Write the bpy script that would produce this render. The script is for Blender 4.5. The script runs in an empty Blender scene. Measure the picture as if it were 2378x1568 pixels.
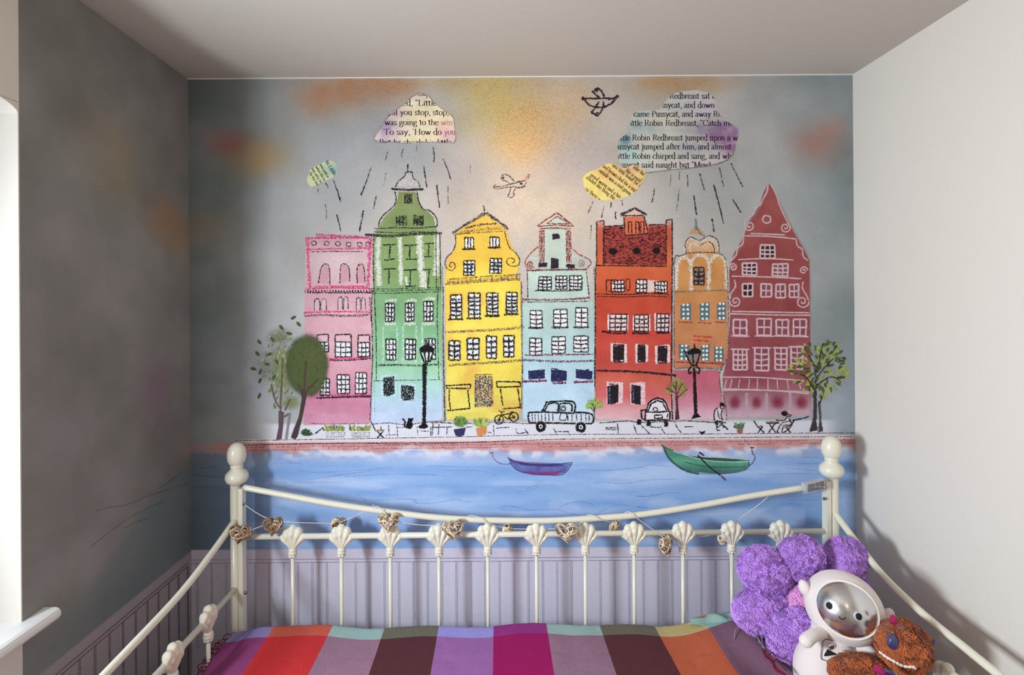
import bpy, math, random
import numpy as np
from mathutils import Vector, Matrix
random.seed(7); RNG = np.random.default_rng(11)
C = bpy.context.scene.collection
sc = bpy.context.scene
pi = math.pi

# ------------------------------------------------------------------ camera, light, exposure
F = 1172.0; CX, CY = 1153.0, 701.0; ROLL = 0.0068; H = 1.60
DW = 1.78            # distance of the mural wall
DB = 1.68            # distance of the back frame of the day bed
XL, XR, ZC = -1.083, 1.261, 2.393
cam = bpy.data.cameras.new('camera'); camo = bpy.data.objects.new('camera', cam); C.objects.link(camo)
cam.sensor_fit = 'HORIZONTAL'; cam.sensor_width = 36.0; cam.lens = F/2378*36.0
cam.shift_x = (1189-CX)/2378; cam.shift_y = -(784-CY)/2378; cam.clip_start = 0.01
camo.matrix_world = Matrix.Translation((0, 0, H)) @ Matrix.Rotation(pi/2, 4, 'X') @ Matrix.Rotation(-ROLL, 4, 'Z')
sc.camera = camo
sc.view_settings.view_transform = 'Standard'; sc.view_settings.look = 'None'
sc.view_settings.exposure = 0.02; sc.view_settings.gamma = 1.0; sc.view_settings.use_curve_mapping = False
sc.cycles.transparent_max_bounces = 40; sc.cycles.max_bounces = 8; sc.cycles.diffuse_bounces = 5
world = bpy.data.worlds.new('sky'); sc.world = world; world.use_nodes = True
world.node_tree.nodes['Background'].inputs[0].default_value = (0.62, 0.75, 1, 1)
world.node_tree.nodes['Background'].inputs[1].default_value = 1.0

def lamp(name, kind, loc, energy, col, **kw):
    l = bpy.data.lights.new(name, kind); o = bpy.data.objects.new(name, l); C.objects.link(o)
    o.location = loc; l.energy = energy; l.color = col
    for k, v in kw.items():
        if k == 'rot': o.rotation_euler = v
        else: setattr(l, k, v)
    return o
WY0, WY1, WZ0, WZ1 = -0.20, 1.145, 0.880, 2.06        # window opening in the left wall
lamp('window_daylight', 'AREA', (-1.382, 0.31, 1.42), 56, (0.82, 0.915, 1.0), rot=(0, -pi/2, 0),
     shape='RECTANGLE', size=0.34, size_y=0.40, spread=math.radians(161))
lamp('ceiling_lamp_light', 'POINT', (0.12, -0.55, 2.05), 3.8, (1.0, 0.80, 0.58), shadow_soft_size=0.09)
sp = lamp('mural_glow_spot', 'SPOT', (0.10, 0.62, 2.34), 15, (1.0, 0.80, 0.58), shadow_soft_size=0.03, spot_size=math.radians(62), spot_blend=1.0)  # added spot without a fixture, throws a warm glow on the mural
sp.rotation_euler = (Vector((0.13, DW, 1.90))-Vector((0.10, 0.62, 2.34))).to_track_quat('-Z', 'Y').to_euler()

# ------------------------------------------------------------------ helpers
def unroll(px, py):
    dx, dy = px-CX, py-CY
    return dx*math.cos(ROLL)-dy*math.sin(ROLL), dx*math.sin(ROLL)+dy*math.cos(ROLL)
def P(px, py, d):                    # point seen at a photo pixel, d metres in front of the lens
    X, Y = unroll(px, py); return Vector((X*d/F, d, H-Y*d/F))
def PX(px, py, x):                   # point seen at a photo pixel on the plane X = x
    X, Y = unroll(px, py); d = x*F/X; return Vector((x, d, H-Y*d/F))
def lin(c):
    c = np.asarray(c, float)/255.0
    return np.where(c <= 0.04045, c/12.92, ((c+0.055)/1.055)**2.4)
def lc(*c): return tuple(float(v) for v in lin(c))+(1.0,)

def mat(name, col, rough=0.6, metal=0.0, bump=0.0, bscale=60.0, var=0.0, spec=0.5, sheen=0.0, coat=0.0):
    m = bpy.data.materials.new(name); m.use_nodes = True; nt = m.node_tree; b = nt.nodes['Principled BSDF']
    b.inputs['Base Color'].default_value = lc(*col); b.inputs['Roughness'].default_value = rough
    b.inputs['Metallic'].default_value = metal; b.inputs['Specular IOR Level'].default_value = spec
    if sheen: b.inputs['Sheen Weight'].default_value = sheen
    if coat: b.inputs['Coat Weight'].default_value = coat
    tc = nt.nodes.new('ShaderNodeTexCoord')
    n = nt.nodes.new('ShaderNodeTexNoise'); n.inputs['Scale'].default_value = bscale; n.inputs['Detail'].default_value = 4
    nt.links.new(tc.outputs['Object'], n.inputs['Vector'])
    if bump:
        bp = nt.nodes.new('ShaderNodeBump'); bp.inputs['Strength'].default_value = bump; bp.inputs['Distance'].default_value = 0.004
        nt.links.new(n.outputs['Fac'], bp.inputs['Height']); nt.links.new(bp.outputs['Normal'], b.inputs['Normal'])
    if var:
        hsv = nt.nodes.new('ShaderNodeHueSaturation'); hsv.inputs['Color'].default_value = lc(*col)
        mr = nt.nodes.new('ShaderNodeMapRange'); mr.inputs['From Min'].default_value = 0.3; mr.inputs['From Max'].default_value = 0.7
        mr.inputs['To Min'].default_value = 1-var; mr.inputs['To Max'].default_value = 1+var
        nt.links.new(n.outputs['Fac'], mr.inputs['Value']); nt.links.new(mr.outputs[0], hsv.inputs['Value'])
        nt.links.new(hsv.outputs[0], b.inputs['Base Color'])
    return m

def attr_mat(name, kind, rough=0.85, bump=0.15, bscale=220.0, grain=330):
    """kind 'wall': opaque print whose alpha channel is the amount of dark speckle; 'chalk': alpha is grain coverage; 'cloth'"""
    m = bpy.data.materials.new(name); m.use_nodes = True; nt = m.node_tree; b = nt.nodes['Principled BSDF']; L = nt.links.new
    b.inputs['Roughness'].default_value = rough; b.inputs['Specular IOR Level'].default_value = 0.25
    at = nt.nodes.new('ShaderNodeAttribute'); at.attribute_name = 'Col'
    tc = nt.nodes.new('ShaderNodeTexCoord')
    n = nt.nodes.new('ShaderNodeTexNoise'); n.inputs['Scale'].default_value = grain; n.inputs['Detail'].default_value = 3.5
    L(tc.outputs['Object'], n.inputs['Vector'])
    n2 = nt.nodes.new('ShaderNodeTexNoise'); n2.inputs['Scale'].default_value = bscale; n2.inputs['Detail'].default_value = 3
    L(tc.outputs['Object'], n2.inputs['Vector'])
    bp = nt.nodes.new('ShaderNodeBump'); bp.inputs['Strength'].default_value = bump; bp.inputs['Distance'].default_value = 0.003
    L(n2.outputs['Fac'], bp.inputs['Height']); L(bp.outputs['Normal'], b.inputs['Normal'])
    def mr(src, a, c, d, e):
        q = nt.nodes.new('ShaderNodeMapRange'); L(src, q.inputs['Value'])
        for k, v in zip(('From Min', 'From Max', 'To Min', 'To Max'), (a, c, d, e)): q.inputs[k].default_value = v
        return q.outputs[0]
    def mth(op, a, c):
        q = nt.nodes.new('ShaderNodeMath'); q.operation = op
        for i, v in enumerate((a, c)):
            if isinstance(v, (int, float)): q.inputs[i].default_value = v
            else: L(v, q.inputs[i])
        return q.outputs[0]
    if kind == 'chalk':
        t = mr(at.outputs['Alpha'], 0, 1, 0.24, 0.76)
        a = mr(mth('SUBTRACT', t, n.outputs['Fac']), -0.03, 0.03, 0, 1)
        L(a, b.inputs['Alpha'])
        v = mr(n2.outputs['Fac'], 0.3, 0.7, 0.93, 1.07)
    elif kind == 'wall':
        f = mth('MULTIPLY', mr(n.outputs['Fac'], 0.50, 0.60, 0, 1), at.outputs['Alpha'])
        g = mr(n2.outputs['Fac'], 0.3, 0.7, 0.96, 1.04)
        v = mth('SUBTRACT', g, mth('MULTIPLY', f, 0.34))
    else:
        v = mr(n.outputs['Fac'], 0.3, 0.7, 0.86, 1.14)
    vm = nt.nodes.new('ShaderNodeVectorMath'); vm.operation = 'SCALE'
    L(at.outputs['Color'], vm.inputs[0]); L(v, vm.inputs['Scale']); L(vm.outputs[0], b.inputs['Base Color'])
    return m

def mesh_np(name, V, Fc, m, cols=None, smooth=False, origin=(0, 0, 0)):
    me = bpy.data.meshes.new(name)
    V = np.asarray(V, float)-np.asarray(origin, float)
    me.from_pydata(V.tolist(), [], Fc if isinstance(Fc, list) else Fc.tolist()); 
    for mm in (m if isinstance(m, (list, tuple)) else [m]): me.materials.append(mm)
    if cols is not None:
        ca = me.color_attributes.new('Col', 'FLOAT_COLOR', 'POINT')
        ca.data.foreach_set('color', np.asarray(cols, np.float32).ravel())
    if smooth: me.polygons.foreach_set('use_smooth', [True]*len(me.polygons))
    me.update(); return me
def link(name, me, parent=None, loc=(0, 0, 0)):
    """loc in world coordinates; parents are never rotated or scaled"""
    o = bpy.data.objects.new(name, me); C.objects.link(o); loc = Vector(loc)
    if parent is not None:
        o.parent = parent; p = parent; base = Vector((0, 0, 0))
        while p is not None: base += p.location; p = p.parent
        loc = loc-base
    o.location = loc; return o
def tag(o, label=None, cat=None, group=None, kind=None):
    for k, v in (('label', label), ('category', cat), ('group', group), ('kind', kind)):
        if v: o[k] = v
    return o
def empty(name, loc, label, cat, group=None):
    return tag(link(name, None, None, loc), label, cat, group)

class G:
    """collects shapes into one mesh"""
    def __init__(s): s.v = []; s.f = []; s.mi = []; s.sm = []
    def add(s, v, f, mi=0, sm=True):
        b = len(s.v); s.v += [tuple(p) for p in v]; s.f += [[i+b for i in q] for q in f]; s.mi += [mi]*len(f); s.sm += [sm]*len(f); return s
    def box(s, a, b, mi=0):
        x0, y0, z0 = a; x1, y1, z1 = b
        v = [(x0, y0, z0), (x1, y0, z0), (x1, y1, z0), (x0, y1, z0), (x0, y0, z1), (x1, y0, z1), (x1, y1, z1), (x0, y1, z1)]
        return s.add(v, [(0, 3, 2, 1), (4, 5, 6, 7), (0, 1, 5, 4), (1, 2, 6, 5), (2, 3, 7, 6), (3, 0, 4, 7)], mi, False)
    def tube(s, pts, r, n=12, mi=0, flat=1.0, closed=False):
        pts = [Vector(p) for p in pts]; N = len(pts); rr = r if isinstance(r, (list, tuple)) else [r]*N
        v = []; f = []; up = None
        for i, p in enumerate(pts):
            if closed: t = pts[(i+1) % N]-pts[i-1]
            else: t = pts[min(i+1, N-1)]-pts[max(i-1, 0)]
            t = t.normalized() if t.length > 1e-9 else Vector((0, 0, 1))
            if up is None: up = t.orthogonal().normalized()
            up = (up-t*up.dot(t)); up = up.normalized() if up.length > 1e-6 else t.orthogonal().normalized()
            bi = t.cross(up)
            for k in range(n):
                a = 2*pi*k/n; v.append(p+up*(math.cos(a)*rr[i])+bi*(math.sin(a)*rr[i]*flat))
        for i in range(N if closed else N-1):
            j = (i+1) % N
            for k in range(n): f.append((i*n+k, i*n+(k+1) % n, j*n+(k+1) % n, j*n+k))
        if not closed: f += [tuple(range(n))[::-1], tuple((N-1)*n+k for k in range(n))]
        return s.add(v, f, mi)
    def lathe(s, prof, c=(0, 0, 0), n=28, mi=0):       # prof: (radius, z)
        v = []; f = []; c = Vector(c)
        for r, z in prof:
            for k in range(n): v.append(c+Vector((r*math.cos(2*pi*k/n), r*math.sin(2*pi*k/n), z)))
        for i in range(len(prof)-1):
            for k in range(n): f.append((i*n+k, i*n+(k+1) % n, (i+1)*n+(k+1) % n, (i+1)*n+k))
        f += [tuple(range(n))[::-1], tuple((len(prof)-1)*n+k for k in range(n))]
        return s.add(v, f, mi)
    def sphere(s, M, nu=24, nv=16, fn=None, mi=0):
        """M: 4x4 matrix mapping the unit sphere; fn(x,y,z)->scaled local point"""
        v = []; f = []
        for j in range(nv+1):
            ph = pi*j/nv
            for i in range(nu):
                th = 2*pi*i/nu; q = Vector((math.sin(ph)*math.cos(th), math.sin(ph)*math.sin(th), math.cos(ph)))
                if fn: q = Vector(fn(q))
                v.append(M @ q)
        for j in range(nv):
            for i in range(nu): f.append((j*nu+i, (j+1)*nu+i, (j+1)*nu+(i+1) % nu, j*nu+(i+1) % nu))
        return s.add(v, f, mi)
    def build(s, name, m, parent=None, origin=(0, 0, 0), world=True):
        """vertices are world coordinates when world, else local to origin"""
        me = mesh_np(name, s.v, s.f, m, origin=origin if world else (0, 0, 0))
        me.polygons.foreach_set('material_index', s.mi); me.polygons.foreach_set('use_smooth', s.sm); me.update()
        return link(name, me, parent, origin)
def smooth_path(pts, n=8):
    pts = [np.array(p, float) for p in pts]; out = []
    for i in range(len(pts)-1):
        p0 = pts[max(i-1, 0)]; p1 = pts[i]; p2 = pts[i+1]; p3 = pts[min(i+2, len(pts)-1)]
        for k in range(n):
            t = k/n
            out.append(0.5*((2*p1)+(p2-p0)*t+(2*p0-5*p1+4*p2-p3)*t*t+(3*p1-p0-3*p2+p3)*t**3))
    out.append(pts[-1]); return out
def ell(c, rx, ry, rz, R=None):
    return Matrix.Translation(c) @ (R.to_4x4() if R else Matrix.Identity(4)) @ Matrix.Diagonal((rx, ry, rz, 1))

# value noise on pixel arrays
_LAT = RNG.random((257, 257))
def vnoise(x, y):
    x = np.asarray(x, float)+1000; y = np.asarray(y, float)+1000
    xi = np.floor(x).astype(int); yi = np.floor(y).astype(int); fx = x-xi; fy = y-yi
    fx = fx*fx*(3-2*fx); fy = fy*fy*(3-2*fy); xi %= 256; yi %= 256
    a = _LAT[yi, xi]; b = _LAT[yi, xi+1]; c = _LAT[yi+1, xi]; d = _LAT[yi+1, xi+1]
    return (a*(1-fx)+b*fx)*(1-fy)+(c*(1-fx)+d*fx)*fy
def fbm(x, y, o=4):
    s = 0; a = 0.5
    for i in range(o): s = s+a*vnoise(x*2**i+i*17.3, y*2**i+i*9.1); a *= 0.5
    return s/(1-0.5**o)
def sstep(a, b, x):
    t = np.clip((x-a)/(b-a), 0, 1); return t*t*(3-2*t)

# ------------------------------------------------------------------ room shell
m_plaster = mat('cream_painted_plaster', (220, 213, 203), 0.75, bump=0.12, bscale=180, spec=0.3)
m_ceil = mat('ceiling_paint', (196, 187, 178), 0.8, bump=0.1, bscale=120, spec=0.2)
m_floor = mat('floor_carpet', (150, 140, 130), 0.95, bump=0.5, bscale=400)
m_white = mat('white_gloss_paint', (232, 232, 230), 0.35, bump=0.05, bscale=90)
YB = -1.9; T = 0.35
def struct(name, g, m):
    o = g.build(name, m); o['kind'] = 'structure'; return o
struct('floor', G().box((XL-T, YB-T, -0.1), (XR+T, DW+T, 0)), m_floor)
struct('ceiling', G().box((XL-T, YB-T, ZC), (XR+T, DW+T, ZC+0.15)), m_ceil)
struct('wall_back', G().box((XL-T, DW, 0), (XR+T, DW+T, ZC)), m_plaster)
struct('wall_right', G().box((XR, YB, 0), (XR+T, DW, ZC)), m_plaster)
struct('wall_front', G().box((XL-T, YB-T, 0), (XR+T, YB, ZC)), m_plaster)
# left wall with the window opening; the head of the reveal has rounded corners
g = G()
g.box((XL-T, YB, 0), (XL, WY0, ZC)); g.box((XL-T, WY1, 0), (XL, DW, ZC)); g.box((XL-T, WY0, 0), (XL, WY1, WZ0-0.03)); g.box((XL-T, WY0, WZ1), (XL, WY1, ZC))
for yc, s in ((WY1, -1), (WY0, 1)):
    r = 0.045; prof = [(yc, WZ1+0.001), (yc, WZ1-r*0.55)]+[(yc+s*r*2*(1-math.cos(a)), WZ1-r*0.55+r*0.55*math.sin(a)) for a in [pi/2*k/6 for k in range(1, 7)]]
    n = len(prof); v = [(XL, y, z) for y, z in prof]+[(XL-T, y, z) for y, z in prof]
    g.add(v, [tuple(range(n)), tuple(range(n, 2*n))[::-1]]+[(i, (i+1) % n, n+(i+1) % n, n+i) for i in range(n)], 0, False)
struct('wall_left', g, m_plaster)
struct('trim_1', G().box((XL, DW-0.006, ZC-0.0028), (XR, DW, ZC)), m_white)
m_glass = bpy.data.materials.new('window_glass'); m_glass.use_nodes = True
bs = m_glass.node_tree.nodes['Principled BSDF']; bs.inputs['Transmission Weight'].default_value = 1.0; bs.inputs['Roughness'].default_value = 0.0; bs.inputs['IOR'].default_value = 1.1
g = G(); xo = XL-T+0.005; xi = XL-T+0.04
for a, b in (((xo, WY0, WZ0), (xi, WY0+0.05, WZ1)), ((xo, WY1-0.05, WZ0), (xi, WY1, WZ1)), ((xo, WY0+0.05, WZ0), (xi, WY1-0.05, WZ0+0.05)),
             ((xo, WY0+0.05, WZ1-0.05), (xi, WY1-0.05, WZ1)), ((xo, (WY0+WY1)/2-0.03, WZ0+0.05), (xi, (WY0+WY1)/2+0.03, WZ1-0.05))): g.box(a, b)
w = struct('window_1', g, m_white); 
G().box((xo+0.012, WY0+0.05, WZ0+0.05), (xo+0.018, WY1-0.05, WZ1-0.05)).build('pane', m_glass, w)
# sill board with a rounded nose and a horn past the opening
g = G(); g.box((XL-T+0.04, WY0, WZ0-0.03), (XL, WY1, WZ0))
prof = [(0, 0), (0.030, 0), (0.037, -0.003), (0.041, -0.010), (0.041, -0.018), (0.036, -0.026), (0.028, -0.028), (0, -0.028)]
n = len(prof); ya, yb = WY0-0.055, 1.202
v = [(XL+a, ya, WZ0+b) for a, b in prof]+[(XL+a, yb, WZ0+b) for a, b in prof]
g.add(v, [tuple(range(n)), tuple(range(n, 2*n))[::-1]]+[(i, n+i, n+(i+1) % n, (i+1) % n) for i in range(n)], 0, False)
g.build('window_sill', m_white, w)
# ------------------------------------------------------------------ mural: print on the back and left walls
m_print = attr_mat('mural_print', 'wall', bump=0.25)
m_chalk = attr_mat('mural_chalk', 'chalk', bump=0.32)
m_fine = attr_mat('mural_fine_paint', 'chalk', bump=0.12, grain=1300)
mural = empty('wall_mural', (0, DW, 0), 'wallpaper mural of seven tall coloured houses above blue water behind the bed', 'mural')
MO = (0, DW, 0)
_fr = [0.0, 0.0, 1.0]
def fr(ox, oy, s): _fr[:] = [ox, oy, s]
def TP(p): return (_fr[0]+p[0]/_fr[2], _fr[1]+p[1]/_fr[2])
FA = (560, 440, 2.6125); FB = (1000, 440, 2.6125); FC = (1340, 440, 2.6139); FD = (1640, 400, 2.45)
FE = (680, 180, 4.126); FG = (1200, 180, 4.1268); FH = (960, 1000, 3.135); FI = (1480, 980, 3.0155); F0 = (0, 0, 1)

# background print ----------------------------------------------------------
# (cx, cy, rx, ry, colour, strength, speckle) in photo pixels
BLOBS = [
 (830, 205, 90, 45, (176, 122, 84), .75, .5), (740, 235, 50, 34, (178, 120, 82), .6, .1), (905, 195, 60, 26, (172, 118, 72), .5, .6),
 (1060, 190, 110, 22, (184, 152, 108), .5, .5), (1165, 255, 84, 60, (196, 178, 104), .66, .9), (1245, 300, 88, 66, (214, 164, 98), .66, 1.0),
 (1210, 350, 58, 40, (228, 176, 104), .7, .6), (1140, 200, 60, 30, (200, 170, 90), .5, .6), (1300, 230, 90, 60, (196, 162, 120), .5, .8),
 (1230, 480, 150, 100, (232, 206, 180), .75, .4), (1340, 360, 70, 60, (176, 166, 172), .55, .3), (1060, 400, 60, 50, (170, 158, 158), .5, .2),
 (1560, 195, 90, 26, (186, 140, 92), .75, .6), (1660, 190, 60, 20, (180, 150, 115), .5, .3), (1480, 240, 60, 40, (180, 170, 158), .4, .2),
 (535, 335, 34, 24, (150, 78, 84), .75, 0), (600, 365, 65, 36, (178, 142, 90), .65, 0), (500, 320, 40, 26, (160, 120, 118), .45, 0),
 (1895, 335, 55, 40, (166, 112, 96), .6, 0), (1930, 300, 30, 34, (176, 130, 112), .4, 0), (1740, 250, 50, 60, (150, 150, 152), .4, 0),
 (470, 530, 60, 36, (160, 128, 96), .35, 0), (880, 290, 60, 60, (140, 146, 160), .35, 0), (770, 320, 70, 60, (140, 150, 158), .35, 0),
 (800, 430, 90, 90, (160, 165, 172), .4, .1), (960, 360, 60, 60, (150, 162, 176), .4, .1), (1330, 640, 300, 120, (206, 196, 190), .35, .1),
 (1860, 620, 90, 160, (166, 172, 168), .3, 0), (620, 900, 80, 110, (170, 176, 184), .5, 0), (1930, 950, 60, 90, (178, 188, 206), .6, 0), (1650, 460, 120, 80, (150, 156, 158), .4, .1),
 (560, 1000, 100, 40, (178, 172, 170), .4, 0), (1200, 620, 700, 60, (196, 186, 180), .25, .1),
]
def wavy(px, py): return fbm(px/60, py/60, 3)-0.5
def back_colour(px, py):
    col = np.zeros(px.shape+(3,)); col[:] = (163, 162, 162); dark = np.clip(sstep(760, 470, px)+sstep(1700, 1960, px)*.45, 0, 1)[..., None]; col = col*(1-.2*dark)  # dark: light falloff painted into the print, mostly at the left end
    n = fbm(px/120, py/120, 4)
    col += (n[..., None]-.5)*np.array((46, 44, 50))
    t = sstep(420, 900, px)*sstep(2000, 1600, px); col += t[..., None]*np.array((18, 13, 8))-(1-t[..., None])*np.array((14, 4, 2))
    sp = 0.22*sstep(650, 900, px)*sstep(1800, 1500, px)*sstep(1000, 850, py)
    for cx, cy, rx, ry, c, a, s in BLOBS:
        d = ((px-cx)/rx)**2+((py-cy)/ry)**2+(fbm(px/30, py/30, 3)-.5)*1.2
        k = a*np.exp(-np.clip(d, 0, 30)*0.8); col = col*(1-k[..., None])+np.array(c)*k[..., None]; sp = sp+s*k*0.7
    Xu = (px-CX)+ (py-CY)*-ROLL; Yu = (py-CY)+(px-CX)*ROLL          # level heights
    def lay(c, k):
        nonlocal col
        c = np.asarray(c, float); k = np.clip(k, 0, 1)[..., None]; col = col*(1-k)+c*k
    # pavement, coping and brick quay
    lay((216, 216, 226), sstep(276, 284, Yu)*sstep(590, 660, px)*sstep(1960, 1900, px)*0.95)
    lay((222, 208, 208), sstep(313.5, 315.5, Yu)*sstep(520, 600, px)*.95)
    lay((196, 142, 140), sstep(321.5, 323.5, Yu)*sstep(430, 560, px)*(.9))
    lay((188, 120, 122), (sstep(322, 326, Yu)*(fbm(px/40, py/14, 3)))*.5)
    # water
    wtop = 343+wavy(px*1.3, py*0)*16
    blue = np.zeros_like(col); blue[:] = (146, 178, 224)
    s = fbm(px/170, py/26, 4)
    blue += (s[..., None]-.5)*np.array((70, 50, 26)); 
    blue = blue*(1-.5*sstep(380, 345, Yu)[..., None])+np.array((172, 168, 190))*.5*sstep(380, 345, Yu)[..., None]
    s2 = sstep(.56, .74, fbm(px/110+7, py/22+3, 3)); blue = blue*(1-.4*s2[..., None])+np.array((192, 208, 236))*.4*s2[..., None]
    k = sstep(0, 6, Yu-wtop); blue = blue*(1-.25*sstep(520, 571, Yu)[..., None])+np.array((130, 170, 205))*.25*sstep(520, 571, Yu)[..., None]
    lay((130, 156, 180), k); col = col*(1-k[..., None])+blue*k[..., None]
    foam = np.exp(-((Yu-wtop-6)/11)**2)*sstep(.42, .62, fbm(px/26, py/13, 3))*sstep(560, 640, px)
    lay((226, 222, 232), foam*.8)
    lay((92, 104, 112), k*sstep(660, 430, px)*.85)  # shade at the left end put into the water colour
    # panelling
    d = sstep(571, 572.4, Yu); pan = np.zeros_like(col); pan[:] = (208, 204, 220)
    pan += (fbm(px/14, py/160, 2)[..., None]-.5)*np.array((14, 14, 12)); col = col*(1-d[..., None])+pan*d[..., None]; sp = sp*(1-d)
    return col, sp
step = 4.0
xs = np.arange(-713.5, 831.5, step)/1.0; xs = np.append(xs, 830.6)
ys = np.arange(-522.5, 640, step); ys = np.append(ys, F*H/DW)       # down to the floor
XX, YY = np.meshgrid(xs, ys)
PXX = XX*math.cos(ROLL)+YY*math.sin(ROLL)+CX; PYY = -XX*math.sin(ROLL)+YY*math.cos(ROLL)+CY
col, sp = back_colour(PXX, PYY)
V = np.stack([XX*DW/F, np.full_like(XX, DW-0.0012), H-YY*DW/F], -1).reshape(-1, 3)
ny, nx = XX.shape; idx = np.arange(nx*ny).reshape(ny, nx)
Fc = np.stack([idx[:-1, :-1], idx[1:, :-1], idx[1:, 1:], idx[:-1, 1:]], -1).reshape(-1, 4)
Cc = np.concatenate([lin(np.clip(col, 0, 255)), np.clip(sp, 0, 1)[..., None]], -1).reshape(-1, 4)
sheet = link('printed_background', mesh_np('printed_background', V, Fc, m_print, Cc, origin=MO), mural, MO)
# left wall sheet: (y, z)
yy = np.linspace(WY1+0.003, DW-0.0012, 90); zz = np.append(np.linspace(ZC-0.001, 0.70, 210), 0.0)
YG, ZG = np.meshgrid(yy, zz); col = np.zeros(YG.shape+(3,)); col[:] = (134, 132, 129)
ux = (YG-DW)*660; uy = (H-ZG)*660            # printed scale continues round the corner
col += (fbm(ux/110, uy/110, 4)[..., None]-.5)*np.array((44, 42, 46))
def ll(c, k):
    global col
    k = np.clip(k, 0, 1)[..., None]; col = col*(1-k)+np.asarray(c, float)*k
for y, z, ry, rz, c, a in ((1.66, 1.87, .08, .07, (176, 122, 80), .6), (1.75, 1.82, .07, .06, (170, 138, 100), .45), (1.60, 1.32, .07, .09, (138, 104, 130), .55),
                           (1.42, 2.05, .10, .08, (158, 136, 104), .35), (1.25, 1.5, .1, .3, (150, 146, 150), .3), (1.45, 1.95, .08, .06, (168, 150, 100), .3)):
    ll(c, a*np.exp(-(((YG-y)/ry)**2+((ZG-z)/rz)**2+(fbm(ux/30, uy/30, 3)-.5))))
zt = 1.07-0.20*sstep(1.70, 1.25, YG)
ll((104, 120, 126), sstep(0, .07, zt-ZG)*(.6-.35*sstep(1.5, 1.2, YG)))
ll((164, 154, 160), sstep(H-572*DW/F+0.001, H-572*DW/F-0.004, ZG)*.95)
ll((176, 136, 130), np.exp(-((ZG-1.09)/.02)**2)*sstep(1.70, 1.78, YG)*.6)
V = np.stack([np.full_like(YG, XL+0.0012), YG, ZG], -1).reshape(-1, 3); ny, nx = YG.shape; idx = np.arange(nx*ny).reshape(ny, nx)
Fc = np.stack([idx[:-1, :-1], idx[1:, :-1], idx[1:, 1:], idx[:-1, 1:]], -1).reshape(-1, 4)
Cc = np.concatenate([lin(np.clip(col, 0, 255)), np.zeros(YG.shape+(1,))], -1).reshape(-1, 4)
side = link('printed_side_panel', mesh_np('printed_side_panel', V, Fc, m_print, Cc, origin=MO), mural, MO)

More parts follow.
